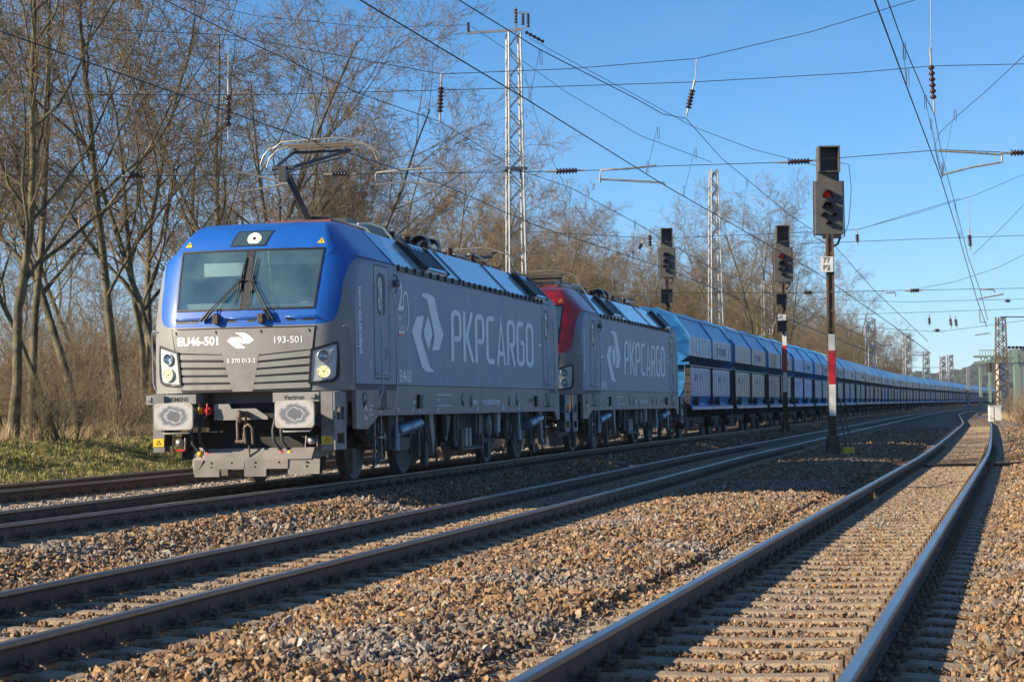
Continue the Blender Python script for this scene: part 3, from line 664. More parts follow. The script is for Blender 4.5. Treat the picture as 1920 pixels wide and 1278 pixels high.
    for xs_ in (-.55, .5): sx_.bb(xs_-.26, xs_+.26, 2.0, 2.15, 1.9, 2.86); sx_.bb(xs_-.14, xs_+.14, 2.02, 2.12, 2.88, 3.06); sx_.bb(xs_-.26, xs_+.26, 1.6, 2.0, 1.85, 1.98)
    obj('driver_seat', sx_, M['darker'], t)
    cs_ = MB(); cs_.bb(-.25, .2, 1.0, 1.3, 2.55, 2.78); cs_.bb(.35, 1.0, 1.05, 1.3, 2.55, 2.70); cs_.bb(-1.0, -.5, 1.05, 1.3, 2.55, 2.66); obj('console', cs_, M['dark'], t)
    dk = MB(); dk.prism([(-1.05, .70), (-.05, .66), (-.05, 1.3), (-1.2, 1.35)], 'z', 2.50, 2.63); dk.prism([(.05, .66), (1.05, .72), (1.2, 1.35), (.05, 1.3)], 'z', 2.50, 2.60)
    obj('desk', dk, M['pale'], t)
    for side in (-1, 1):      # windscreens
        fr = MB(); W_ = [(MUL*1.09*side, 2.52), (.962*1.071*side, 2.52), (.962*1.119*side, 3.41), (MUL*1.12*side, 3.41)]
        n = 14
        def edge(a, b_): return [(a[0]+(b_[0]-a[0])*i/n, a[1]+(b_[1]-a[1])*i/n) for i in range(n)]
        outer = sum([edge(W_[i], W_[(i+1) % 4]) for i in range(4)], [])
        cxm = side*.55; inner = [(cxm+(x-cxm)*.958, 2.965+(z-2.965)*.945) for x, z in outer]
        k = len(outer)
        vs = [(x, shell_y(x, z)-.014, z) for x, z in outer]+[(x, shell_y(x, z)-.014, z) for x, z in inner]+[(x, shell_y(x, z)+.05, z) for x, z in outer]+[(x, shell_y(x, z)+.05, z) for x, z in inner]
        fs = [(i, (i+1) % k, k+(i+1) % k, k+i) for i in range(k)]+[(i, 2*k+i, 2*k+(i+1) % k, (i+1) % k) for i in range(k)]+[(k+i, k+(i+1) % k, 3*k+(i+1) % k, 3*k+i) for i in range(k)]
        fr.add(vs, fs); w_o = obj('windscreen', fr, M['black'], t)
        gl = MB(); a_ = 8; c_ = 5
        for j in range(c_+1):
            for i in range(a_+1):
                u_ = i/a_; v_ = j/c_; xb = (W_[0][0]*(1-u_)+W_[1][0]*u_); xt = (W_[3][0]*(1-u_)+W_[2][0]*u_); x = xb*(1-v_)+xt*v_; z = 2.52+.89*v_
                x = cxm+(x-cxm)*.962; z = 2.965+(z-2.965)*.95; gl.v.append((x, shell_y(x, z)-.004, z))
        gl.f = [(j*(a_+1)+i, j*(a_+1)+i+1, (j+1)*(a_+1)+i+1, (j+1)*(a_+1)+i) for j in range(c_) for i in range(a_)]; gl.m = [0]*len(gl.f); gl.s = [True]*len(gl.f)
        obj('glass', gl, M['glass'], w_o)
    mu = MB(); fill([(-.05, 3.41), (.05, 3.41)], [(-.05, 2.52), (.05, 2.52)], 2, 8, .010, mu); obj('windscreen_pillar', mu, M['black'], t)
    # sun blinds behind the glass
    bl = MB(); bl.add([(.08, 1.03, 3.20), (1.02, 1.13, 3.20), (1.03, 1.13, 3.42), (.08, 1.03, 3.42)], [(0, 1, 2, 3)]); bl.bb(.08, 1.03, 1.0, 1.02, 3.185, 3.20)
    obj('sun_blind', bl, M['pale'], t)
    bl = MB(); bl.bb(-.72, -.06, .90, .905, 3.03, 3.22); bl.bb(-1.0, -.06, .89, .90, 3.015, 3.028, 1)
    obj('sun_blind', bl, [M['cream'], M['dark']], t)
    pa = MB(); pa.bb(.74, .88, .78, .84, 2.56, 2.63); pa.prism([(.12, .70), (.6, .72), (.66, .9), (.2, .92)], 'z', 2.562, 2.566); pa.prism([(-.55, .72), (-.15, .70), (-.2, 1.1), (-.7, 1.1)], 'z', 2.562, 2.57)
    obj('papers', pa, M['cream'], t)
    # marker light panel
    mk = MB(); fill([(-.27, 3.695), (.275, 3.695)], [(-.345, 3.455), (.20, 3.455)], 8, 5, .006, mk); mo = obj('marker_light_panel', mk, M['black'], t)
    gp = MB(); fill([(-.25, 3.68), (.245, 3.68)], [(-.315, 3.47), (.18, 3.47)], 8, 5, .011, gp); obj('cover', gp, M['panelglass'], mo)
    lm = MB(); yy = shell_y(0, 3.563)-.014; lm.lathe([(0, .0), (.03, 0), (.035, .012), (.088, .008), (.095, -.02)], (0.012, yy, 3.563), (0, -1, -.55 if False else .0), 24)
    lm = MB(); lm.lathe([(.03, .012), (.100, .010), (.107, -.02)], (.012, yy-.0, 3.563), (0, -1, .55), 24); lo = obj('lamp', lm, M['ledw'] if front_lit else M['lampdish'], mo)
    l2 = MB(); l2.lathe([(0, .016), (.028, .014), (.03, 0)], (.012, yy, 3.563), (0, -1, .55), 14); obj('lamp_centre', l2, M['black'], mo)
    for s in (-1, 1):      # small warning triangles
        tz = 3.475; tx = s*1.0
        tri = fdec([(tx-.055, tz), (tx+.055, tz), (tx, tz+.085)], .003, .003); to = obj('warning_triangle', tri, M['yelsign'], t)
        ex = fdec([(tx-.005, tz+.025), (tx+.005, tz+.025), (tx+.007, tz+.06), (tx-.007, tz+.06)], .0075, .002); obj('mark', ex, M['blacktext'], to)
    # front panel
    fp = MB(); W = [(-1.085, 2.25), (1.04, 2.25), (.957, 1.362), (-.937, 1.362)]
    fill([(-1.105, 2.27), (1.06, 2.27)], [(-.952, 1.358), (.972, 1.358)], 16, 6, .004, fp, 1)     # dark gap behind the panel
    fill([(-1.085, 2.25), (1.04, 2.25)], [(-1.03, 1.95), (1.0, 1.95)], 16, 3, .014, fp, 0)
    fill([(-.335, 1.95), (.255, 1.95)], [(-.165, 1.362), (.13, 1.362)], 6, 4, .0145, fp, 0)
    fill([(-1.03, 1.952), (-.335, 1.952)], [(-1.025, 1.930), (-.325, 1.892)], 6, 1, .014, fp, 0); fill([(.25, 1.952), (1.0, 1.952)], [(.245, 1.878), (1.0, 1.942)], 6, 1, .014, fp, 0)
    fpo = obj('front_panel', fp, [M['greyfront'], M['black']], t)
    lv = MB()
    for i in range(5):
        a = i/5; z0a = 1.905-.545*a; z1a = z0a-.074
        xo = lambda z: -1.02+(1.905-z)*.15; xi = lambda z: -.305+(1.90-z)*.26
        fill([(xo(z0a), z0a), (xi(z0a), z0a-.025*(1-a))], [(xo(z1a), z1a), (xi(z1a), z1a-.02*(1-a))], 6, 1, .016, lv)
        xo2 = lambda z: .995-(1.905-z)*.07; xi2 = lambda z: .24-(1.9-z)*.2
        fill([(xi2(z0a), z0a-.045*(1-a)), (xo2(z0a), z0a+.02*(1-a))], [(xi2(z1a), z1a-.04*(1-a)), (xo2(z1a), z1a+.015*(1-a))], 6, 1, .016, lv)
    obj('louvre', lv, M['greyfront'], fpo)
    if numbers:
        m1 = text_mb(numbers[0], .165, front_f(-1.0, 2.03, .016), bold=.006, sx=1.0)
        obj('lettering', m1, M['white'], fpo); obj('lettering', text_mb(numbers[1], .135, front_f(.44, 2.035, .016), bold=.001, sx=1.0), M['white'], fpo)
        obj('lettering', text_mb(numbers[2], .088, front_f(-.24, 1.768, .017), bold=.001), M['white'], fpo)
        lg = MB()
        for pl in (FG1, FG2, FG3): fdec(pl, .014, .004, mb=lg)
        obj('emblem', lg, M['white'], fpo)
    bo = MB()
    for x in (-1.02, -.40, .27, .96): bo.lathe([(0, .008), (.012, .006), (.014, 0)], (x, shell_y(x, 2.215)-.016, 2.215), (0, -1, 0), 8); bo.tube([(x, shell_y(x, 2.2)-.02, 2.215), (x+.008, shell_y(x, 2.2)-.02, 2.185)], .006, 5)
    obj('panel_lock', bo, M['black'], fpo)
    # recessed handles under the windscreen and rubber blocks
    hd = MB()
    for x0, x1 in ((-1.05, -.66), (-.26, .20), (.61, 1.05)):
        y_ = lambda x: shell_y(x, 2.39)
        hd.tube([(x0, y_(x0)-.002, 2.41), (x0+.01, y_(x0)-.035, 2.405), (x1-.01, y_(x1)-.035, 2.405), (x1, y_(x1)-.002, 2.41)], .009, 6)
        fdec([(x0+.04, 2.345), (x1-.03, 2.345), (x1-.0, 2.385), (x0, 2.385)], -.004, .006, m=1, mb=hd)
    obj('front_handrail', hd, [paint, M['black']], t)
    for x in (-.39, .278):
        q = MB(); yb = shell_y(x, 2.39); q.bb(x-.04, x+.04, yb-.10, yb+.02, 2.325, 2.455); obj('rubber_stop', q, M['rust'], t, bevel=.008)
    for s in (-1, 1):      # wipers
        q = MB(); fx = lambda x, z, o: (x, shell_y(x, z)-o, z)
        if s < 0: A, B, T_, Bt = (-.60, 2.37), (-.085, 2.95), (-.045, 3.29), (-.14, 2.60)
        else: A, B, T_, Bt = (.43, 2.37), (.085, 2.93), (.125, 3.28), (.07, 2.59)
        for dd in (-.028, .028):
            q.tube([fx(A[0]+dd, A[1], .05), fx(A[0]+dd*.8+(B[0]-A[0])*.25, A[1]+(B[1]-A[1])*.25, .075)], .02, 8); q.tube([fx(A[0]+dd*.8+(B[0]-A[0])*.25, A[1]+(B[1]-A[1])*.25, .075), fx(B[0]+dd*.6, B[1], .055)], .0075, 6)
        q.tube([fx(*T_, .03), fx(*B, .04), fx(*Bt, .03)], [.008, .014, .007], 6); q.tube([fx(B[0]-.04, B[1], .05), fx(B[0]+.05, B[1]+.01, .05)], .014, 6)
        q.tube([fx(B[0]+.015, B[1]-.15, .03), fx(B[0]+.01, B[1]+.1, .035)], .017, 6)
        obj('windscreen_wiper', q, M['black'], t)
    # headlights
    HR = [(.984, 1.945), (1.331, 2.049), (1.345, 1.9), (1.345, 1.60), (1.32, 1.51), (1.266, 1.471), (1.1, 1.455), (.942, 1.454)]
    for s in (-1, 1):
        P_ = [(x*s, z) for x, z in HR]; hb = MB(); n = len(P_); I_ = ring2(P_, .035)
        vs = [(x, shell_y(x, z)-.035, z) for x, z in P_]+[(x, shell_y(x, z)-.030, z) for x, z in I_]+[(x, shell_y(x, z)+.02, z) for x, z in P_]
        hb.add(vs, [(i, (i+1) % n, n+(i+1) % n, n+i) for i in range(n)]+[(i, 2*n+i, 2*n+(i+1) % n, (i+1) % n) for i in range(n)]); ho = obj('headlight', hb, M['black'], t)
        hh = MB(); cx_, cz_ = s*1.16, 1.74; vs = [(x, shell_y(x, z)-.02, z) for x, z in I_]+[(cx_, shell_y(cx_, cz_)-.02, cz_)]
        hh.add(vs, [(i, (i+1) % n, n) for i in range(n)]); obj('lamp_housing', hh, M['lamphouse'], ho)
        nrm = Vector((s*.42, -1, 0)).normalized()
        for z, mt, nm, r_ in ((1.841, M['lampdish'], 'lamp', .075), (1.622, M['led'] if front_lit else M['lampdish'], 'lamp', .083)):
            x = s*1.157; o_ = Vector((x, shell_y(x, z)-.04, z))
            rg = MB(); rg.lathe([(r_+.016, -.01), (r_+.016, .012), (r_+.002, .014), (r_, -.01)], o_, nrm, 24); obj('lamp_rim', rg, M['alu'] if mt is not M['led'] else M['lamphouse'], ho)
            lp = MB(); lp.lathe([(0, -.03) if mt is M['lampdish'] else (0, .004), (r_*.3, -.028) if mt is M['lampdish'] else (r_*.3, .006), (r_, .006)], o_, nrm, 24); obj(nm, lp, mt, ho)
            if mt is M['led']: c_ = MB(); c_.lathe([(0, .016), (.014, .012), (.016, 0)], o_, nrm, 10); obj('lamp_centre', c_, M['black'], ho)
            else: c_ = MB(); c_.lathe([(0, .03), (r_*.5, .025), (r_*.85, .015), (r_, .004)], o_, nrm, 20); obj('lens', c_, M['lens'], ho)
        mr = MB(); xx = s*1.47; mr.tube([(s*1.40, 1.02-.30, 2.26), (s*1.47, .77, 2.26), (s*1.505, .84, 2.22), (s*1.505, .86, 1.50), (s*1.47, .84, 1.42)], .011, 6); obj('corner_handrail', mr, M['grey'], t)
    # ---- sides: seams, doors, lettering (both sides share the shapes)
    for s in (-1, 1):
        sx = 1.503
        mir = (lambda p: p) if s > 0 else (lambda p: (-p[0], LL-p[1], p[2]))
        sf = lambda y=0, z=0, x=1.503: (lambda p: mir((x+p[2], y+p[0], z+p[1])))
        se = MB(); f = sf(x=1.500)
        stroke([(.97, 1.37), (.965, 3.27)], .012, f, mb=se); stroke([(.97, 1.44), (LL-.97, 1.44)], .012, f, mb=se, h=.0035); stroke([(.97, 3.277), (3.3, 3.277)], .016, f, mb=se)
        stroke([(3.34, 1.44), (3.34, 3.2)], .012, f, mb=se); stroke([(15.1, 1.44), (15.1, 3.2)], .012, f, mb=se); stroke([(16.9, 1.44), (16.9, 3.2)], .01, f, mb=se)
        stroke([(9.2, 1.0), (9.2, 1.44)], .01, f, mb=se); stroke([(1.55, 1.44), (1.55, .98)], .008, f, mb=se)
        obj('panel_joint', se, M['darker'], t)
        for yd in ((2.02, 2.88), (15.25, 16.1)):
            d = MB(); f = sf(x=1.498); pl = rrect(yd[0], yd[1], 1.53, 3.21, .06); d.add([f((p[0], p[1], .004)) for p in pl], [tuple(range(len(pl)))], 0); ring_mb(pl, .014, f, d, 1, .006)
            do = obj('cab_door', d, [M['grey'], M['darker']], t)
            wn = MB(); f2 = sf(x=1.504); pl = rrect(yd[0]+.19, yd[0]+.63, 2.47, 3.10, .13); wn.add([f2((p[0], p[1], .003)) for p in pl], [tuple(range(len(pl)))], 0)
            pl2 = rrect(yd[0]+.20, yd[0]+.43, 2.54, 3.03, .08); wn.add([f2((p[0], p[1], .006)) for p in pl2], [tuple(range(len(pl2)))], 1)
            obj('window', wn, [M['black'], M['sidepane']], do)
            hn = MB(); hn.tube([mir((1.51, yd[0]+.62, 1.98)), mir((1.54, yd[0]+.60, 1.95)), mir((1.54, yd[0]+.5, 1.78)), mir((1.51, yd[0]+.48, 1.76))], .010, 5); hn.tube([mir((1.515, yd[0]+.05, 1.6)), mir((1.515, yd[0]+.65, 1.6))], .012, 5)
            obj('handle', hn, M['alu'], do)
            for yr in (yd[0]+.14, yd[0]+.97):
                q = MB(); q.tube([mir((1.505, yr-.08, 2.92)), mir((1.56, yr-.08, 2.86)), mir((1.56, yr-.02, 2.74)), mir((1.575, yr, 2.66)), mir((1.575, yr, 1.33)), mir((1.56, yr-.14, 1.24)), mir((1.56, yr-.16, 1.10)), mir((1.51, yr-.16, 1.08))], .0135, 6, cap=True)
                obj('door_handrail', q, M['alu'], t)
            st = MB(); f3 = (lambda x0, x1, y0, y1, z0, z1: st.bb(min(mir((x0, y0, z0))[0], mir((x1, y0, z0))[0]), max(mir((x0, y0, z0))[0], mir((x1, y0, z0))[0]), min(mir((x0, y0, z0))[1], mir((x0, y1, z0))[1]), max(mir((x0, y0, z0))[1], mir((x0, y1, z0))[1]), z0, z1))
            f3(1.40, 1.506, yd[0]+.22, yd[0]+.62, 1.10, 1.36); obj('foot_recess', st, M['black'], t)
            st = MB(); f3(1.42, 1.56, yd[0]+.20, yd[0]+.64, 1.075, 1.10); obj('footstep', st, M['bogie'], t)
            la = MB(); st = la
            for a_ in (0, .36): f3(1.36, 1.40, yd[0]+.30+a_, yd[0]+.34+a_, .28, 1.0)
            for z_ in (.30, .64): f3(1.30, 1.46, yd[0]+.30, yd[0]+.70, z_, z_+.03)
            obj('access_ladder', la, M['galvdark'], t)
        # round fittings on the sill
        fit = MB()
        for y_, kind in ((1.42, 0), (4.62, 2), (7.75, 1), (8.4, 3), (12.45, 1), (11.7, 3), (14.35, 2)):
            if kind == 0 or kind == 1:
                fit.lathe([(0, .004), (.115, .004), (.12, 0)], mir((1.501, y_, 1.22)), (s, 0, 0), 18); fit.lathe([(0, .012), (.07, .01), (.075, .004)], mir((1.501, y_, 1.22)), (s, 0, 0), 14, m=1)
            elif kind == 2:
                p0 = mir((1.505, y_-.11, 1.08)); p1 = mir((1.55, y_+.11, 1.31)); fit.bb(min(p0[0], p1[0]), max(p0[0], p1[0]), min(p0[1], p1[1]), max(p0[1], p1[1]), 1.08, 1.30)
            else: fit.lathe([(0, .004), (.105, .004), (.11, 0)], mir((1.501, y_, 1.20)), (s, 0, 0), 18)
        obj('sill_fitting', fit, [M['black'], M['galvdark']], t)
        mir_lamp = MB(); c0 = mir((1.54, 3.2, 2.99)); mir_lamp.lathe([(0, .06), (.05, .05), (.06, 0), (.05, -.05), (0, -.06)], c0, (0, 0, 1), 12); mir_lamp.tube([mir((1.5, 3.2, 2.85)), mir((1.55, 3.2, 2.88)), mir((1.55, 3.2, 3.1)), mir((1.5, 3.2, 3.12))], .012, 5); obj('camera_housing', mir_lamp, M['galvdark'], t)
        # lettering
        if s > 0:
            obj('large_lettering', big_letters(6.93, 1.92), M['white'], t)
            em = MB(); f = sf(x=1.503)
            for pl in (LG1, LG2, LG3): em.add([f((p[0], p[1], .003)) for p in pl], [tuple(range(len(pl)))])
            obj('emblem', em, M['white'], t)
            put = lambda *mbs: [obj('lettering', q_, M['white'], t) for q_ in mbs]
            put(text_mb(numbers[0] if numbers else 'EU46-502', .27, sf(3.42, 1.49), bold=.004, sx=.72))
            put(text_mb('pkpcargo.com', .17, lambda p: (1.503+p[2], 1.30-p[1]*1.3, 1.88+p[0]), bold=.003), text_mb('2', .15, sf(1.75, 1.70)))
            if numbers:
                tx = MB(); tx.merge(text_mb('2', .62, sf(3.40, 2.60), bold=.008, sx=1.05)); stroke(roundpoly([(3.72, 2.62), (3.74, 2.86), (3.95, 2.90), (4.06, 2.62), (4.04, 2.40), (3.9, 2.28)], .15), .05, sf(), mb=tx)
                tx.merge(text_mb('PKP', .14, sf(3.43, 2.42), bold=.001, sx=1.0)); tx.merge(text_mb('CARGO', .14, sf(3.43, 2.27), sx=.9)); tx.merge(text_mb('LAT', .05, sf(3.86, 2.58))); put(tx)
            tx = MB(); put(text_mb('91 51 5370 013-2  PL-PKPC', .13, sf(9.35, 1.13), bold=.003, sx=1.0), text_mb('SIEMENS', .12, sf(8.52, 1.13), bold=.002, sx=.85), text_mb('A 87 t', .09, sf(5.85, 1.17), sx=1.2), text_mb('20m', .1, sf(4.25, 1.15)), text_mb('20m', .1, sf(4.8, 1.15)))
            tx.merge(text_mb('26m', .1, sf(1.38, .93))); stroke([(1.40, 1.03), (1.40, 1.07), (1.47, 1.13), (1.54, 1.07), (1.54, 1.03)], .03, sf(), mb=tx)
            for (a, b_, c_, d_) in ((1.65, 1.88, 1.0, 1.13), (5.8, 6.9, 1.12, 1.30)):
                stroke([(a, d_), (b_, d_)], .012, sf(), mb=tx); stroke([(a, c_), (b_, c_)], .012, sf(), mb=tx)
            tx.merge(text_mb('R 87t', .08, sf(1.66, 1.035), sx=.8)); put(tx); tx = MB()
            for y_ in (2.25, 3.3, 4.2, 4.6, 5.9, 8.9, 11.0, 11.12, 11.24, 12.6, 13.2, 13.9, 14.3): tx.bb(1.5035, 1.505, y_, y_+.05, 1.02, 1.09 + (.06 if y_ in (11.12, 12.6) else 0))
            obj('lettering', tx, M['white'], t)
            fl = MB(); f = sf()
            fl.add([f((3.41, 2.24, .002)), f((3.80, 2.24, .002)), f((3.80, 2.275, .002)), f((3.41, 2.275, .002))], [(0, 1, 2, 3)], 0); fl.add([f((3.41, 2.205, .002)), f((3.80, 2.205, .002)), f((3.80, 2.24, .002)), f((3.41, 2.24, .002))], [(0, 1, 2, 3)], 1)
            fl.add([f((14.7, 2.33, .002)), f((15.05, 2.33, .002)), f((15.05, 2.365, .002)), f((14.7, 2.365, .002))], [(0, 1, 2, 3)], 0)
            obj('small_flag', fl, [M['white'], M['red']], t)
            ys = MB(); f = sf(); ys.add([f((13.6, 1.17, .003)), f((14.1, 1.17, .003)), f((14.1, 1.24, .003)), f((13.6, 1.24, .003))], [(0, 1, 2, 3)]); obj('orange_marking', ys, M['rustyel'], t)
    # ---- buffer beams both ends
    for e in (0, 1):
        fy = (lambda y: y) if e == 0 else (lambda y: LL-y)
        def bx(mbx, x0, x1, y0_, y1_, z0, z1, m=0): mbx.bb(x0, x1, min(fy(y0_), fy(y1_)), max(fy(y0_), fy(y1_)), z0, z1, m)
        hb = MB(); bx(hb, -1.40, -.66, .57, .98, .86, 1.345); bx(hb, .47, 1.375, .57, .98, .86, 1.345); bx(hb, -.659, .469, .85, 1.0, .80, 1.20, 1)  # middle box between the buffers coloured near black
        bx(hb, -.66, .48, .64, .80, .98, 1.02, 1); bx(hb, -1.1, 1.1, .9, 1.1, .4, .79, 1)
        obj('headstock', hb, [M['greyfrontdk'], M['darker']], t)
        tb = MB(); hb2 = MB()
        for s in (-1, 1):
            bb_ = MB(); bx(bb_, s*1.45 if s < 0 else .44, -.70 if s < 0 else 1.12, .42, .56, 1.20, 1.335); bx(bb_, (-1.43 if s < 0 else .99), (-1.36 if s < 0 else 1.07), .38, .43, 1.25, 1.305)
            hso = obj('nameplate_beam', bb_, M['greyfront'], t, bevel=.004)
            if e == 0:
                if s < 0: tt = text_mb('SIEMENS', .085, lambda p: (-1.13+p[0], .418-p[2], 1.237+p[1]), bold=.0008, sx=1.0)
                else: tt = text_mb('Vectron', .092, lambda p: (.60+p[0], .418-p[2], 1.235+p[1]), bold=.001, sx=1.0)
                obj('lettering', tt, M['blacktext'], hso)
            bf = MB(); cx = s*.885; pl = rrect(cx-.285, cx+.285, .835, 1.215, .06)
            bf.prism([(p[0], p[1]) for p in pl], 'y', fy(0.), fy(.045)); 
            bo_ = obj('buffer', bf, M['bufface'], t, bevel=.006)
            bs = MB(); bs.lathe([(.13, 0), (.13, .3), (.17, .3), (.17, .5), (.2, .5)], (cx, fy(.045), 1.03), (0, 1 if e == 0 else -1, 0), 20); bx(bs, cx-.25, cx+.25, .10, .5, .865, .885); obj('buffer_barrel', bs, M['greyfrontdk'], bo_)
            bs = MB(); bs.tube([(cx-.20, fy(.09), .845), (cx-.18, fy(.06), .79), (cx+.20, fy(.06), .79), (cx+.24, fy(.1), .86)], .018, 6); obj('buffer_step', bs, M['greyfront'], bo_)
            # step box outside the buffer
            sb = MB(); x0, x1 = (1.38, 1.405) if s > 0 else (-1.36, -1.335)
            yo_s = .10 if s > 0 else .36
            P_ = []
            for z0, z1 in ((.52, .60), (.75, .94), (1.12, 1.335)): bx(sb, x0, x1, .12+yo_s, .68+yo_s, z0, z1)
            for y0_, y1_ in ((.12, .22), (.58, .68)): bx(sb, x0+.0005, x1-.0005, y0_+yo_s, y1_+yo_s, .601, .749); bx(sb, x0+.0005, x1-.0005, y0_+yo_s, y1_+yo_s, .941, 1.119)
            bx(sb, min(s*1.20, s*1.22), max(s*1.20, s*1.22), .42, .78, .60, 1.12, 1); [bx(sb, min(s*1.2, s*1.335), max(s*1.2, s*1.335), .42, .8, zz, zz+.012) for zz in (.60, .945)]
            bx(sb, min(s*1.16, s*1.328), max(s*1.16, s*1.328), .36, .40, .52, 1.33)
            so_ = obj('step_box', sb, [M['stepgrey'], M['dark']], t)
            ys_ = MB(); bx(ys_, min(s*1.165, s*1.325), max(s*1.165, s*1.325), .350, .357, .60, .715); yo_ = obj('warning_sticker', ys_, M['yelsign'], so_)
            if e == 0:
                wm = MB(); xx = s*1.19; stroke([(xx-.03, .635), (xx+.03, .635), (xx, .69)], .008, lambda p: (p[0]+.055*s, .347-p[2], p[1]), closed=True, mb=wm); obj('mark', wm, M['blacktext'], yo_)
            sh = MB(); cx2 = s*.98; sh.tube([(cx2-.08, fy(.50), .72), (cx2-.09, fy(.46), .545), (cx2+.09, fy(.46), .545), (cx2+.08, fy(.50), .72)], .012, 6); sho = obj('jumper_socket', sh, M['greyfront'], t)
            sr = MB(); sr.tube([(cx2-.085, fy(.455), .54), (cx2+.085, fy(.455), .54)], .016, 6); obj('red_bar', sr, M['red'], sho)
            sk = MB(); sk.lathe([(0, .06), (.05, .05), (.062, 0), (.062, -.12)], (cx2, fy(.5), .65), (0, -1 if e == 0 else 1, 0), 14); obj('plug', sk, M['alu'], sho)
            # brake cocks and hoses
            for dx, col, zt in ((.62, M['yellow'], 1.10), (.50, M['red'], 1.10)):
                x = s*dx-.09*(s < 0)+.02; ck = MB(); ck.bb(x-.045, x+.045, min(fy(.52), fy(.6)), max(fy(.52), fy(.6)), zt-.05, zt+.05); ck.tube([(x, fy(.5), zt-.1), (x+.012, fy(.48), zt), (x+.01, fy(.5), zt+.10)], .014, 6); ck.bb(x-.03, x+.03, min(fy(.49), fy(.52)), max(fy(.49), fy(.52)), zt-.02, zt+.02)
                co = obj('brake_cock', ck, col, t)
                ho_ = MB(); ho_.tube([(x-.01*s, fy(.5), zt-.06), (x-.05, fy(.42), zt-.14), (x-.07, fy(.36), zt-.30), (x-.05, fy(.36), zt-.46), (x+.03, fy(.42), zt-.58)], .024, 8); obj('brake_hose', ho_, M['rubber'], co)
                cp_ = MB(); cp_.lathe([(0, .05), (.04, .04), (.045, -.02), (.03, -.06), (0, -.07)], (x+.04, fy(.42), zt-.61), (.4, -1, -.3), 8); obj('hose_coupling', cp_, col, co)
        cb = MB(); P_ = [(-.5, 1.19), (-.27, 1.19), (-.24, 1.12), (.12, 1.12), (.30, 1.0), (.30, .96), (-.5, .96)]
        cb.prism(P_, 'y', fy(.60), fy(.66)); obj('coupler_frame', cb, M['greyfront'], t)
        hk = MB(); hk.tube([(.0, fy(.66), 1.04), (0, fy(.36), 1.04), (0, fy(.26), 1.07), (.0, fy(.24), .98), (0, fy(.3), .93)], [.045, .045, .04, .035, .02], 8)
        hk.tube([(-.05, fy(.36), 1.05), (-.06, fy(.33), .9), (-.055, fy(.33), .66)], [.028, .022, .022], 8); hk.tube([(.05, fy(.36), 1.05), (.06, fy(.33), .9), (.03, fy(.33), .66)], [.028, .022, .022], 8)
        hk.tube([(-.09, fy(.33), .655), (.07, fy(.33), .655)], .03, 8)
        hk.tube([(.07, fy(.31), .63), (.06, fy(.29), .85), (.115, fy(.28), .90), (.17, fy(.29), .85), (.175, fy(.31), .62)], .022, 8); hk.tube([(.11, fy(.32), .60), (.11, fy(.36), .36)], .014, 6)
        obj('screw_coupling', hk, M['couple'], t)
        pl = MB()
        P1_ = [(-.80, .60), (-.52, .50), (1.10, .50), (1.20, .50), (1.10, .42)]
        pl.add([(-.86, fy(.75), .60), (-.56, fy(.42), .56), (1.04, fy(.42), .56), (1.30, fy(.75), .62), (-.86, fy(.72), .40), (-.56, fy(.32), .40), (1.02, fy(.32), .40), (1.22, fy(.7), .46)], [(0, 1, 5, 4), (1, 2, 6, 5), (2, 3, 7, 6)])
        for (xa, xb, zb) in ((-.70, -.33, .165), (-.33, .04, .27), (.04, .36, .165), (.36, .68, .27), (.68, 1.14, .19)):
            pl.add([(xa, fy(.32 if abs((xa+xb)/2) < .6 else .34), .401), (xb, fy(.32 if abs((xa+xb)/2) < .6 else .34), .401), (xb, fy(.30), zb), (xa, fy(.30), zb), (xa, fy(.35), .401), (xb, fy(.35), .401), (xb, fy(.33), zb), (xa, fy(.33), zb)], [(0,1,2,3),(7,6,5,4),(3,2,6,7),(0,3,7,4),(1,5,6,2)])
        pl.add([(-.86, fy(.75), .60), (-.56, fy(.30), .40), (-.70, fy(.31), .165), (-.80, fy(.5), .34)], [(0, 1, 2, 3)])
        for x in (-.45, -.15, .2, .55, .95): pl.lathe([(0, .01), (.015, .01), (.015, 0)], (x, fy(.318), .36), (0, -1 if e == 0 else 1, 0), 6, m=1); pl.lathe([(0, .01), (.015, .01), (.015, 0)], (x, fy(.318), .30), (0, -1 if e == 0 else 1, 0), 6, m=1)
        obj('snow_plough', pl, [M['plough'], M['black']], t)
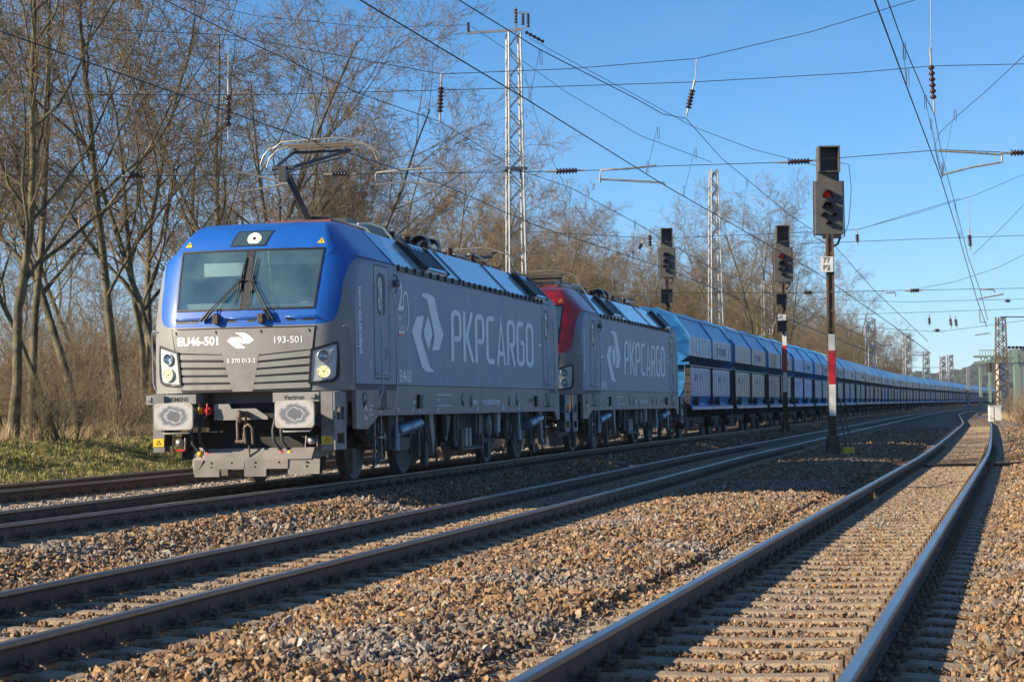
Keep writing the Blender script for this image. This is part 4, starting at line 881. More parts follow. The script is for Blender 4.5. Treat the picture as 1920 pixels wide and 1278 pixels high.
    # ---- running gear
    for bi, yc in enumerate((4.74, 14.24)):
        bg_ = MB()
        for s in (-1, 1):
            x0, x1 = (.98, 1.16) if s > 0 else (-1.16, -.98)
            bg_.prism([(yc-2.1, .72), (yc-1.75, .86), (yc-.9, .86), (yc-.55, .62), (yc+.55, .62), (yc+.9, .86), (yc+1.75, .86), (yc+2.1, .72), (yc+1.7, .62), (yc+.8, .60), (yc+.5, .42), (yc-.5, .42), (yc-.8, .60), (yc-1.7, .62)], 'x', x0, x1)
            for ya in (yc-1.5, yc+1.5):
                bg_.bb(x0, x1+.08*s if s > 0 else x1, ya-.2, ya+.2, .46, .80); bg_.lathe([(0, .14), (.10, .14), (.13, .08), (.15, .0)], (s*1.16, ya, .625), (s, 0, 0), 14)
                for dy in (-.36, .36):
                    for k in range(5): bg_.lathe([(.07, 0), (.095, .015), (.07, .03)], (s*1.1, ya+dy, .52+k*.04), (0, 0, 1), 10)
                bg_.tube([(s*1.22, ya-.5, .95), (s*1.24, ya-.28, .55)], .035, 8); bg_.tube([(s*1.22, ya+.3, .9), (s*1.24, ya+.62, .42)], .02, 6)
            for k in range(8): bg_.lathe([(.12, 0), (.165, .022), (.12, .044)], (s*1.16, yc-.35, .66+k*.044), (0, 0, 1), 14); bg_.lathe([(.12, 0), (.165, .022), (.12, .044)], (s*1.16, yc+.35, .66+k*.044), (0, 0, 1), 14)
            bg_.bb(s*1.25-.06, s*1.25+.06, yc-1.25, yc-.95, .45, .98); bg_.bb(s*1.2-.06, s*1.2+.06, yc+.78, yc+.92, .3, .98)
            bg_.tube([(s*1.27, yc-1.9, .95), (s*1.28, yc-1.7, .5), (s*1.25, yc-2.05, .18)], .022, 6); bg_.tube([(s*1.27, yc+1.9, .95), (s*1.28, yc+1.75, .5), (s*1.25, yc+2.05, .18)], .022, 6)
            for q in range(5): y_ = yc-1.7+q*.8; bg_.tube([(s*1.3, y_, .97), (s*1.32, y_+.1, .6), (s*1.28, y_+.25, .36), (s*1.2, y_+.5, .4)], .014, 5)
            bg_.bb(s*.98-.05, s*.98+.05, yc-2.35, yc-2.15, .12, .5); bg_.bb(s*.98-.05, s*.98+.05, yc+2.15, yc+2.35, .12, .5)
        bg_.bb(-.98, .98, yc-.35, yc+.35, .5, .8)
        bo_ = obj('bogie', bg_, M['bogie'], t)
        dp = MB(); dp.tube([(1.36, yc-1.0, .72), (1.36, yc+.35, .84)] if bi == 0 else [(1.36, yc-.1, .72), (1.36, yc+1.2, .84)], .10, 16); dp.tube([(1.36, yc-.35, .775), (1.36, yc-.31, .78)] if bi == 0 else [(1.36, yc+.5, .775), (1.36, yc+.54, .78)], .108, 16)
        obj('yaw_damper', dp, M['damper'], bo_)
        dr = MB(); dr.tube([(-1.36, yc-1.0, .72), (-1.36, yc+.35, .84)], .10, 12); obj('yaw_damper', dr, M['damper'], bo_)
        dv = MB(); dv.tube([(1.38, yc-1.12, .98), (1.38, yc-1.12, .70)], .035, 10); dv.tube([(1.38, yc-1.12, .70), (1.38, yc-1.12, .44)], .055, 10); obj('vertical_damper', dv, M['damper'], bo_)
        wh = MB(); wh.prism([(yc+.95, .98), (yc+1.25, .98), (yc+1.3, .55), (yc+1.22, .30), (yc+1.12, .55)], 'x', 1.32, 1.40); obj('bracket', wh, M['valance'], bo_)
        for ya in (yc-1.5, yc+1.5):
            ax = MB(); ax.cyl((-.72, ya, .625), (.72, ya, .625), .09, 12); bo2 = obj('wheelset', ax, M['dark'], t)
            for s in (-1, 1): link('wheel', WHEEL, bo2, (s*.76, ya, .625), (0, 0, 0 if s > 0 else PI))
    un = MB(); un.bb(-1.2, 1.2, 7.3, 11.7, .42, 1.0); un.bb(1.2, 1.32, 8.1, 9.9, .34, .42); un.bb(1.2, 1.34, 7.7, 8.0, .42, .98)
    un.prism([(7.35, .95), (7.7, .95), (7.35, .5), (7.2, .55)], 'x', 1.22, 1.30, 1); un.prism([(9.75, .95), (10.05, .95), (9.95, .5), (9.7, .42)], 'x', 1.22, 1.34, 1); un.prism([(11.6, .95), (11.95, .95), (11.55, .5), (11.4, .55)], 'x', 1.22, 1.30, 1)
    un.lathe([(0, .02), (.2, .02), (.22, 0), (.22, -.4)], (1.36, 10.45, .74), (1, 0, 0), 18, m=1)
    for y_ in (8.55, 8.85): un.bb(1.21, 1.36, y_, y_+.14, .40, .72, 2)
    un.bb(1.2, 1.38, 8.15, 9.9, .34, .37, 1); un.bb(1.3, 1.38, 8.15, 8.25, .37, .70, 1); un.bb(1.3, 1.38, 9.8, 9.9, .37, .6, 1)
    for y_ in (7.1, 7.9, 9.4, 10.95, 12.1, 13.0): un.bb(1.28, 1.36, y_, y_+.06, .6, .98, 1)
    un.bb(1.30, 1.40, 11.05, 11.30, .62, .98, 2)
    obj('underfloor_equipment', un, [M['dark'], M['bogie'], M['pale']], t)
    # ---- roof equipment
    def fr_ins(mbx, x, y, z, h=.26, r_=.07):
        n = 6
        for k in range(n): mbx.lathe([(r_*.55, 0), (r_, h/n*.4), (r_*.55, h/n)], (x, y, z+k*h/n), (0, 0, 1), 12)
    re_ = MB(); re_.bb(-.25, .0, 5.9, 8.6, 4.16, 4.28); re_.bb(-.25, .0, 8.65, 11.0, 4.12, 4.24); re_.bb(-.1, .12, 11.05, 13.2, 4.02, 4.14)
    for y_ in (6.0, 8.6, 10.2, 11.1, 12.4, 13.1): re_.bb(-.16, -.08, y_, y_+.06, 3.82, 4.2)
    obj('busbar_duct', re_, M['darkduct'], t)
    ri = MB()
    for x, y_ in ((.45, 7.0), (.45, 8.1), (-.4, 7.0), (-.4, 9.2), (.3, 10.2), (.5, 11.2), (.2, 12.2), (.55, 12.9), (-.3, 12.5)): fr_ins(ri, x, y_, 3.82, .30, .11 if y_ < 9 else .08)
    for y_ in (8.9, 9.7): ri.lathe([(.18, -.12), (.2, 0), (.18, .12), (.1, .13)], (.5, y_, 4.0), (0, 1, 0), 18)
    for i in range(14): y_ = 11.0+i*.22; ri.bb(-.7+.1*(i % 3), .75-.12*(i % 4), y_, y_+.05, 3.84, 3.94+.05*(i % 2))
    obj('roof_insulators', ri, M['brownins'], t)
    ca = MB()
    for x in (.25, .55): ca.tube([(x, 4.6, 4.05), (x, 5.4, 4.12), (x+.05, 6.0, 4.10), (x+.1, 6.5, 3.9)], .018, 6); ca.tube([(x, 12.6, 4.1), (x, 13.4, 4.12), (x+.05, 14.0, 4.05), (x+.1, 14.4, 3.88)], .018, 6)
    obj('roof_cable', ca, M['white2'], t)
    an = MB(); an.lathe([(.06, 0), (.05, .05), (.012, .13), (0, .14)], (-.62, 2.3, 3.84), (0, 0, 1), 10); an.lathe([(.05, 0), (.05, .06), (.02, .1), (0, .11)], (.45, 3.3, 3.84), (0, 0, 1), 10); obj('antenna', an, M['galvdark'], t)
    def panto(y_, up, flip):
        g_ = -1 if flip else 1; Y_ = lambda a: y_+g_*a
        p = MB(); bz = 3.98
        for s in (-1, 1):
            p.beam((s*.5, Y_(-.6), bz), (s*.5, Y_(1.3), bz), .06, .06, 1)
            for a in (-.5, 1.2): fr_ins(p, s*.5, Y_(a), 3.82, .14, .05)
        for a in (-.55, .0, 1.2): p.beam((-.5, Y_(a), bz), (.5, Y_(a), bz), .07, .06, 1)
        p.tube([(-.35, Y_(0), bz+.08), (.35, Y_(0), bz+.08)], .055, 10); p.tube([(.1, Y_(.1), bz+.08), (.1, Y_(.9), bz+.06)], .08, 10)
        kn = (Y_(-1.3), 4.74) if up else (Y_(1.9), 4.12); hd_ = (Y_(.72), 5.22) if up else (Y_(.15), 4.20)
        p.tube([(0, Y_(0), bz+.08), (0, kn[0], kn[1])], [.055, .042], 10)
        p.tube([(.12, Y_(-.25), bz+.02), (.12, kn[0]+g_*.02, kn[1]-.12)], .014, 6)
        p.tube([(-.17, kn[0], kn[1]), (.17, kn[0], kn[1])], .032, 8)
        p.bb(-.06, .06, kn[0]-.05, kn[0]+.05, kn[1]-.2, kn[1]+.03)
        for s in (-1, 1): p.tube([(s*.13, kn[0], kn[1]), (s*.47, hd_[0], hd_[1])], [.03, .022], 8)
        p.tube([(.05, kn[0]+.05, kn[1]-.06), (.35, hd_[0], hd_[1]-.1)], .011, 6)
        p.tube([(-.5, hd_[0], hd_[1]), (.5, hd_[0], hd_[1])], .022, 8)
        po_ = obj('pantograph', p, [M['panto'], M['redbase']], t)
        hd = MB()
        for a in (-.16, .16):
            yy_ = hd_[0]+a; z_ = hd_[1]+.09; hd.bb(-.55, .55, yy_-.02, yy_+.02, z_, z_+.035)
            hd.bb(-.5, .5, yy_-.012, yy_+.012, z_-.03, z_)
        hd.beam((-.42, hd_[0]-.2, hd_[1]+.04), (-.42, hd_[0]+.2, hd_[1]+.04), .05, .03); hd.beam((.42, hd_[0]-.2, hd_[1]+.04), (.42, hd_[0]+.2, hd_[1]+.04), .05, .03)
        obj('contact_strip', hd, M['strip'], po_)
        hn = MB()
        for a in (-.16, .16):
            for s in (-1, 1):
                yy_ = hd_[0]+a; z_ = hd_[1]+.11
                hn.tube([(s*.5, yy_, z_+.01), (s*.68, yy_, z_), (s*.82, yy_, z_-.06), (s*.92, yy_, z_-.16), (s*.97, yy_, z_-.30)], .012, 6)
        hn.tube([(-.75, hd_[0]-.16, hd_[1]+.06), (-.6, hd_[0]-.19, hd_[1]+.16), (.3, hd_[0]-.19, hd_[1]+.19), (.6, hd_[0]-.19, hd_[1]+.15), (.72, hd_[0]-.16, hd_[1]+.06)], .011, 6)
        obj('horn', hn, M['strip2'], po_)
    panto(3.75, raised, False); panto(LL-3.75, False, True)
    # the rear cab is shorter than the front one
    def squash(o):
        for ch in o.children:
            if ch.name.split('.')[0] in ('wheelset', 'bogie', 'buffer', 'step_box', 'brake_cock', 'screw_coupling', 'snow_plough', 'jumper_socket', 'coupler_frame'): continue
            if ch.type == 'MESH' and ch.data.users == 1:
                n = len(ch.data.vertices); co = np.empty(n*3, np.float32); ch.data.vertices.foreach_get('co', co); co = co.reshape(-1, 3); y = co[:, 1]
                k = y > 16.1; co[k, 1] = 16.1+(y[k]-16.1)*.47; ch.data.vertices.foreach_set('co', co.ravel()); ch.data.update()
            squash(ch)
    squash(t)
    return t
M['stepgrey'] = pm('step_box_grey', (.20, .20, .205), (.15, .148, .145), 5, .5)
M['reargrey'] = side_paint('rear_cab_grey_paint', (.21, .225, .245), (.27, .27, .27), .5)
M['greyfrontdk'] = pm('headstock_grey', (.15, .147, .143), (.10, .098, .095), 5, .6)
M['panelglass'] = pm('tinted_lamp_cover', (.05, .085, .11), (.035, .07, .09), 3, .12, coat=.6)
M['sidepane'] = pm('curtained_pane', (.30, .30, .27), (.10, .12, .11), 14, .3, contrast=(.42, .55))
M['galvdark'] = pm('dull_metal', (.16, .19, .22), (.11, .13, .15), 8, .4, .5)
M['plough'] = pm('dusty_plough', (.21, .19, .175), (.15, .135, .125), 4, .7)
M['couple'] = pm('coupling_rust', (.19, .135, .11), (.10, .075, .065), 12, .55, .4)
M['damper'] = pm('pale_blue_damper', (.22, .30, .38), (.15, .2, .26), 6, .4, .3)
M['rustyel'] = pm('faded_orange_marking', (.22, .14, .05), None, 8, .6)
M['darkduct'] = pm('dark_duct', (.03, .034, .042), (.045, .05, .06), 4, .45)
M['white2'] = pm('pale_cable', (.6, .58, .52), None, 9, .5)
M['strip2'] = pm('pantograph_horn', (.36, .33, .27), (.25, .22, .18), 9, .35, .4)
def buffer_face():
    m, N, L, b = nodes('greased_buffer_face'); tc = N.new('ShaderNodeTexCoord')
    # grease ellipse: distance from each buffer centre, distorted
    sx = N.new('ShaderNodeSeparateXYZ'); L.new(tc.outputs['Object'], sx.inputs[0])
    ab = N.new('ShaderNodeMath'); ab.operation = 'ABSOLUTE'; L.new(sx.outputs[0], ab.inputs[0])
    cx = N.new('ShaderNodeCombineXYZ')
    a1 = N.new('ShaderNodeMath'); a1.operation = 'SUBTRACT'; a1.inputs[1].default_value = .885; L.new(ab.outputs[0], a1.inputs[0])
    a2 = N.new('ShaderNodeMath'); a2.operation = 'SUBTRACT'; a2.inputs[1].default_value = 1.03; L.new(sx.outputs[2], a2.inputs[0])
    m1 = N.new('ShaderNodeMath'); m1.operation = 'MULTIPLY'; m1.inputs[1].default_value = 1.0; L.new(a1.outputs[0], m1.inputs[0])
    m2 = N.new('ShaderNodeMath'); m2.operation = 'MULTIPLY'; m2.inputs[1].default_value = 1.45; L.new(a2.outputs[0], m2.inputs[0])
    L.new(m1.outputs[0], cx.inputs[0]); L.new(m2.outputs[0], cx.inputs[1])
    ln = N.new('ShaderNodeVectorMath'); ln.operation = 'LENGTH'; L.new(cx.outputs[0], ln.inputs[0])
    no = N.new('ShaderNodeTexNoise'); no.inputs['Scale'].default_value = 11; no.inputs['Detail'].default_value = 8; no.inputs['Roughness'].default_value = .7; L.new(tc.outputs['Object'], no.inputs[0])
    ad = N.new('ShaderNodeMath'); ad.operation = 'MULTIPLY_ADD'; ad.inputs[1].default_value = .24; L.new(no.outputs[0], ad.inputs[0]); L.new(ln.outputs['Value'], ad.inputs[2])
    rp = N.new('ShaderNodeValToRGB'); e = rp.color_ramp.elements; e[0].position = 0; e[0].color = (.10, .11, .125, 1); e[1].position = 1; e[1].color = (.42, .38, .32, 1)
    for p, c in ((.22, (.13, .14, .155)), (.245, (.44, .44, .48)), (.265, (.12, .13, .15)), (.31, (.2, .2, .21)), (.345, (.42, .41, .42)), (.40, (.46, .44, .43)), (.43, (.36, .33, .28))): q = e.new(p); q.color = (*c, 1)
    L.new(ad.outputs[0], rp.inputs[0]); L.new(rp.outputs[0], b.inputs['Base Color']); b.inputs['Roughness'].default_value = .45
    return m
M['bufface'] = buffer_face()
TH1 = math.atan(.206); CANT = .0079
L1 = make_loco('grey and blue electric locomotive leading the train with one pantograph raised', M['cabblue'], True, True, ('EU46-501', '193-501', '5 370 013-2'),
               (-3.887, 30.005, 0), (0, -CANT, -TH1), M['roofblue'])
M['roofred'] = pm('faded_red_roof_paint', (.20, .045, .07), (.15, .04, .06), 3, .4)
p2_ = (-3.887+18.98*math.sin(TH1), 30.005+18.98*math.cos(TH1))
TH2 = math.atan(.2165)
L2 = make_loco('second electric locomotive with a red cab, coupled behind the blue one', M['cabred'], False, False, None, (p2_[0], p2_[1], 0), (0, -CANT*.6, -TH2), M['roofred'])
# ================================================================== hopper wagons
def wagon_paint(name, c, rust=.25, dirt=(.20, .17, .16), amt=.5):
    m, N, L, b = nodes(name)
    tc = N.new('ShaderNodeTexCoord'); mp = N.new('ShaderNodeMapping'); mp.inputs['Scale'].default_value = (2.5, 3.5, .25); L.new(tc.outputs['Object'], mp.inputs[0])
    oi = N.new('ShaderNodeObjectInfo'); va = N.new('ShaderNodeVectorMath'); va.operation = 'ADD'; L.new(mp.outputs[0], va.inputs[0])
    ml = N.new('ShaderNodeVectorMath'); ml.operation = 'SCALE'; ml.inputs['Scale'].default_value = 3.7; L.new(oi.outputs['Location'], ml.inputs[0]); L.new(ml.outputs[0], va.inputs[1])
    no = N.new('ShaderNodeTexNoise'); no.inputs['Scale'].default_value = 1.2; no.inputs['Detail'].default_value = 7; no.inputs['Roughness'].default_value = .65; L.new(va.outputs[0], no.inputs[0])
    rp = N.new('ShaderNodeValToRGB'); e = rp.color_ramp.elements; e[0].position = .35; e[0].color = (*c, 1); e[1].position = .75; e[1].color = (*[a*(1-amt)+d*amt for a, d in zip(c, dirt)], 1)
    q = e.new(.55); q.color = (*[a*(1-amt*.5)+d*amt*.5 for a, d in zip(c, dirt)], 1)
    L.new(no.outputs[0], rp.inputs[0]); L.new(rp.outputs[0], b.inputs['Base Color']); b.inputs['Roughness'].default_value = .4; b.inputs['Coat Weight'].default_value = .3; b.inputs['Coat Roughness'].default_value = .25
    return m
WP = {'blue': wagon_paint('wagon_blue', (.01, .19, .50), amt=.2), 'bright': wagon_paint('wagon_bright_blue', (.010, .28, .66), amt=.12), 'teal': wagon_paint('wagon_teal', (.05, .24, .40), amt=.3),
      'slate': wagon_paint('wagon_slate', (.12, .23, .33), amt=.4), 'roofb': wagon_paint('wagon_pale_blue_roof', (.05, .26, .54), amt=.22), 'roofg': wagon_paint('wagon_grey_green_roof', (.22, .40, .50), amt=.3),
      'brown': wagon_paint('wagon_brownish_grey', (.16, .17, .22), amt=.55, dirt=(.27, .20, .17)), 'greyblue': wagon_paint('wagon_dusty_blue_grey', (.075, .19, .42), amt=.35, dirt=(.25, .23, .28)),
      'beige': wagon_paint('wagon_beige', (.26, .22, .18), amt=.4, dirt=(.3, .22, .16)), 'pale': wagon_paint('wagon_pale', (.38, .40, .40), amt=.3)}
WL = 12.22
def wagon_parts():
    """list of (name, MB, slot kinds, children)"""
    Y0, Y1 = .45, WL-.45; Ym = (Y0+Y1)/2; P = []
    # upper hopper: side walls vertical, faceted lid
    u = MB(); sec = [(-1.5, 2.62), (-1.5, 3.24), (-1.06, 3.86), (-.5, 4.12), (0, 4.18), (.5, 4.12), (1.06, 3.86), (1.5, 3.24), (1.5, 2.62), (1.12, 2.36), (-1.12, 2.36)]
    n = len(sec); e0 = Y0+.0; e1 = Y1-.0
    vs = [(x, e0+(.25 if z < 2.6 or z > 3.85 else 0)*0, z) for x, z in sec]+[(x, e1, z) for x, z in sec]
    mats_ = {0: 1, 1: 0, 2: 0, 3: 0, 4: 0, 5: 0, 6: 0, 7: 1, 8: 2, 9: 2, 10: 2}
    for i in range(n): u.add([vs[i], vs[(i+1) % n], vs[n+(i+1) % n], vs[n+i]], [(0, 1, 2, 3)], mats_[i])
    u.add(vs[:n], [tuple(range(n))], 3); u.add(vs[n:], [tuple(range(n))], 3)
    P.append(('upper_hopper', u, ['roof', 'side', 'dark', 'end'], []))
    rb = MB()
    for y in (Y0+.02, Ym, Y1-.02):
        for s in (-1, 1):
            for a, b_ in (((1.5, 3.24), (1.06, 3.86)), ((1.06, 3.86), (.5, 4.12))): rb.beam((s*(a[0]+.012), y, a[1]+.012), (s*(b_[0]+.012), y, b_[1]+.012), .06, .05)
            rb.beam((s*1.512, y, 2.62), (s*1.512, y, 3.24), .05, .05)
    for s in (-1, 1): rb.tube([(s*1.09, Y0+.1, 3.87), (s*1.09, Y1-.1, 3.87)], .02, 5)
    P.append(('roof_rib', rb, ['roof'], []))
    sb = MB()
    k = 14
    for i in range(k+1):
        y = Y0+.15+(Y1-Y0-.3)*i/k
        for s in (-1, 1): sb.bb(min(s*1.498, s*1.512), max(s*1.498, s*1.507), y-.02, y+.02, 2.66, 3.2); sb.beam((s*1.47, y, 2.60), (s*1.16, y, 2.38), .04, .05, 1)
    P.append(('side_stiffener', sb, ['side', 'end'], []))
    wk = MB()
    for s in (-1, 1):
        wk.bb(min(s*1.12, s*1.50), max(s*1.12, s*1.50), Y0+.3, Y1-.3, 2.30, 2.335)
        wk.bb(min(s*1.0, s*1.2), max(s*1.0, s*1.2), Y0+.3, Y1-.3, 2.16, 2.29, 1)
    P.append(('walkway', wk, ['metal', 'dark'], []))
    for s in (-1, 1):
        for ya, yb in ((Y0+.25, Ym-.09), (Ym+.09, Y1-.25)):
            d = MB(); x0, x1 = sorted((s*1.36, s*1.46)); d.bb(x0, x1, ya, yb, 1.36, 2.27)
            for i in range(9): y = ya+.12+(yb-ya-.24)*i/8; a_, b_ = sorted((s*1.45, s*1.467)); d.bb(a_, b_, y-.03, y+.03, 1.38, 2.20)
            P.append(('side_flap', d, ['side'], []))
            l = MB(); l.add([(s*1.46, ya-.05, 1.358), (s*1.46, yb+.05, 1.358), (s*1.36, yb+.05, 1.12), (s*1.36, ya-.05, 1.12), (s*1.56, yb+.05, 1.02), (s*1.56, ya-.05, 1.02), (s*1.56, yb+.05, .92), (s*1.56, ya-.05, .92)], [(0, 1, 2, 3), (3, 2, 4, 5), (5, 4, 6, 7)], 0)
            P.append(('discharge_lip', l, ['end'], []))
            cy_ = MB(); cy_.lathe([(0, .12), (.14, .12), (.15, 0), (.15, -.06)], (s*1.44, ya+(yb-ya)*.28, 1.2), (s, 0, 0), 12); P.append(('door_cylinder', cy_, ['dark'], []))
    lw = MB(); lw.bb(-1.355, 1.355, Y0+.2, Y1-.2, 1.10, 2.28); P.append(('lower_hopper', lw, ['end'], []))
    ps = MB()
    for s in (-1, 1):
        for y in (Y0+.1, Ym, Y1-.1): x0, x1 = sorted((s*1.38, s*1.52)); ps.bb(x0, x1, y-.035, y+.035, .95, 2.32)
    P.append(('post', ps, ['dark'], []))
    en = MB()
    for y, g_ in ((Y0+.05, 1), (Y1-.05, -1)):
        en.add([(-1.3, y+g_*.3, 2.3), (1.3, y+g_*.3, 2.3), (1.3, y, 1.35), (-1.3, y, 1.35), (-1.25, y+g_*.0, 1.0), (1.25, y, 1.0)], [(0, 1, 2, 3), (3, 2, 5, 4)], 0)
        en.bb(-1.5, 1.5, min(y, y-g_*.12), max(y, y-g_*.12), 2.33, 2.42); 
    P.append(('end_wall', en, ['end'], []))
    ld = MB()
    for s, y in ((1, Y0-.10), (-1, Y1+.10)):
        for dx in (0, .38): ld.tube([(s*(1.38-dx), y, .7), (s*(1.38-dx), y, 2.36)], .018, 5)
        for k_ in range(6): ld.tube([(s*1.38, y, .8+k_*.27), (s*1.0, y, .8+k_*.27)], .013, 5)
    P.append(('ladder', ld, ['metal'], []))
    hw = MB()
    for s, y in ((1, Y1-.05), (-1, Y0+.05)): 
        pts = [(s*1.5, y+.24*math.cos(a), 1.35+.24*math.sin(a)) for a in np.linspace(0, 2*PI, 15)]; hw.tube(pts, .016, 5, cap=False); hw.tube([(s*1.5, y-.24, 1.35), (s*1.5, y+.24, 1.35)], .014, 5); hw.tube([(s*1.36, y, 1.35), (s*1.5, y, 1.35)], .03, 6)
    P.append(('brake_wheel', hw, ['dark'], []))
    fr = MB()
    for s in (-1, 1): x0, x1 = sorted((s*1.0, s*1.14)); fr.bb(x0, x1, .3, WL-.3, .82, 1.06)
    fr.bb(-1.3, 1.3, .25, .45, .85, 1.2); fr.bb(-1.3, 1.3, WL-.45, WL-.25, .85, 1.2); fr.bb(-.9, .9, 3.6, WL-3.6, .45, 1.0)
    for i in range(12): y = 1.2+i*(WL-2.4)/11; fr.bb(1.14, 1.30, y, y+.07, .68, .92); fr.bb(-1.30, -1.14, y, y+.07, .68, .92)
    P.append(('underframe', fr, ['dark'], []))
    for y, g_ in ((0, 1), (WL, -1)):
        for s in (-1, 1):
            bf = MB(); bf.lathe([(0, 0), (.22, .01), (.22, .03), (.07, .05), (.07, .2), (.1, .2), (.1, .4)], (s*.875, y+g_*.02, 1.03), (0, g_, 0), 14); P.append(('buffer', bf, ['dark'], []))
    for yc in (2.35, WL-2.35):
        bg_ = MB()
        for s in (-1, 1):
            x0, x1 = sorted((s*.98, s*1.12)); bg_.prism([(yc-1.25, .62), (yc-.6, .68), (yc+.6, .68), (yc+1.25, .62), (yc+1.1, .4), (yc+.5, .3), (yc-.5, .3), (yc-1.1, .4)], 'x', x0, x1)
            for ya in (yc-.9, yc+.9): bg_.lathe([(0, .12), (.1, .12), (.14, 0)], (s*1.12, ya, .47), (s, 0, 0), 10)
        bg_.bb(-1, 1, yc-.25, yc+.25, .45, .8)
        kids_ = []
        for ya in (yc-.9, yc+.9):
            for s in (-1, 1):
                w_ = MB(); w_.lathe([(0, .06), (.15, .06), (.17, 0), (.38, .02), (.40, .05), (.46, .05), (.462, -.02), (.485, -.05), (.485, -.075), (0, -.07)], (s*.76, ya, .46), (s, 0, 0), 22); kids_.append(('wheel', w_, ['wheel'], []))
            ax = MB(); ax.cyl((-.7, ya, .46), (.7, ya, .46), .07, 8); kids_.append(('axle', ax, ['dark'], []))
        P.append(('bogie', bg_, ['dark'], kids_))
    return P
_WP = [(n, mb.mesh(n, [M['dark']]*len(sl)), sl, [(n2, m2.mesh(n2, [M['dark']]), s2, []) for n2, m2, s2, _ in ch]) for n, mb, sl, ch in wagon_parts()]
def put_wagon(label, loc, rz, sch, letters, far):
    t = thing('hopper_wagon', label, 'freight wagon', loc, (0, 0, rz), 'hopper wagons of the freight train')
    def place(n, me, sl_, ch, par):
        o = link(n, me, par)
        for i, k_ in enumerate(sl_): o.material_slots[i].link = 'OBJECT'; o.material_slots[i].material = sch[k_]
        for q in ch: place(*q, o)
    for n, me, sl_, ch in _WP:
        if far and n in ('side_stiffener', 'door_cylinder', 'brake_wheel', 'ladder', 'buffer', 'roof_rib'): continue
        if far == 2 and n in ('bogie', 'walkway'):
            if n == 'bogie': place(n, me, sl_, [], t)
            continue
        place(n, me, sl_, ch, t)
    if letters: link('lettering', LET_ME, t)
    return t
lt = MB(); ff = lambda y, z, x=1.505: (lambda p: (x+p[2], y+p[0], z+p[1]))
lt.merge(text_mb('PKP CARGO', .36, ff(8.0, 2.78), bold=.002, sx=1.0)); stroke([(7.3, 3.1), (7.5, 2.75), (7.3, 2.68)], .08, ff(0, 0), mb=lt); stroke([(7.55, 3.12), (7.75, 2.95), (7.6, 2.8)], .08, ff(0, 0), mb=lt)
for i, (y, tx) in enumerate(((2.0, 'RIV'), (3.3, '51'), (8.2, 'Falns'), (9.6, '77'))): lt.merge(text_mb(tx, .3, ff(y, 1.85, 1.480)))
LET_ME = lt.mesh('lettering', pm('faded_lettering', (.42, .44, .46), (.25, .27, .3), 7, .6))
dk = dict(dark=M['dark'], metal=M['galvdark'], wheel=M['bogie'])
def scheme(roof, side, end): return dict(roof=WP[roof], side=WP[side], end=WP[end], **dk)
SCH = {'a': (scheme('roofb', 'greyblue', 'blue'), 'pale blue roof, dusty grey-blue sides and bright blue end'), 'b': (scheme('roofb', 'brown', 'teal'), 'pale blue roof and brownish-grey sides'),
       'c': (scheme('bright', 'bright', 'bright'), 'all clean bright blue'), 'd': (scheme('bright', 'greyblue', 'bright'), 'blue roof and dusty mauve-grey sides'),
       'e': (scheme('roofg', 'slate', 'teal'), 'grey-green roof and slate sides'), 'f': (scheme('blue', 'greyblue', 'blue'), 'dark blue roof and grey-blue sides'), 'g': (scheme('roofb', 'beige', 'teal'), 'pale roof and beige sides'),
       'h': (scheme('pale', 'brown', 'slate'), 'pale grey roof and brown-grey sides')}
order = 'abbcdefehgfbehghbefgbhefbdgehfbaebhgfcebhgf'
ORD = ['first', 'second', 'third', 'fourth', 'fifth', 'sixth', 'seventh', 'eighth', 'ninth', 'tenth', 'eleventh', 'twelfth', 'thirteenth', 'fourteenth', 'fifteenth', 'sixteenth', 'seventeenth', 'eighteenth', 'nineteenth', 'twentieth']
def ordinal(i):
    if i < 20: return ORD[i]
    tens = {2: 'twenty', 3: 'thirty', 4: 'forty'}; a, b_ = divmod(i+1, 10)
    return (tens[a]+'-'+ORD[b_-1]) if b_ else {3: 'thirtieth', 4: 'fortieth'}[a]
# arc length along the track from the loco front
_sY = np.arange(30.005, 760, .25); _sX = X1(_sY); _sS = np.concatenate([[0], np.cumsum(np.hypot(np.diff(_sX), .25))])
def atS(s): y = float(np.interp(s, _sS, _sY)); return float(X1(y)), y
for i, k_ in enumerate(order):
    s0 = 2*LL-.1+i*WL; a = atS(s0); b_ = atS(s0+WL)
    put_wagon('%s wagon behind the locomotives, with %s' % (ordinal(i), SCH[k_][1]), (a[0], a[1], 0), -math.atan2(b_[0]-a[0], b_[1]-a[1]), SCH[k_][0], i < 12, 0 if i < 6 else (1 if i < 16 else 2))

# ================================================================== masts, signals, overhead line
M['sighead'] = pm('signal_grey_housing', (.095, .088, .08), (.075, .07, .065), 4, .6); M['rustpost'] = pm('rusty_signal_post', (.14, .085, .05), (.075, .05, .035), 7, .75, stretch=(1, 1, .3)); M['whitep'] = pm('white_enamel', (.74, .74, .70), (.62, .62, .58), 6, .4)
def lattice(mbx, h, w0, w1, nb, leg=.055, brace=.022, z0=0.):
    wz = lambda z: (w0+(w1-w0)*z/h)/2
    for sx in (-1, 1):
        for sy in (-1, 1): mbx.beam((sx*wz(0), sy*wz(0), z0), (sx*wz(h), sy*wz(h), z0+h), leg, leg)
    for i in range(nb):
        za, zb = h*i/nb, h*(i+1)/nb; wa, wb = wz(za), wz(zb); f_ = 1 if i % 2 else -1
        for s in (-1, 1):
            mbx.beam((-f_*wa, s*wa, z0+za), (f_*wb, s*wb, z0+zb), brace, brace); mbx.beam((s*wa, -f_*wa, z0+za), (s*wb, f_*wb, z0+zb), brace, brace)
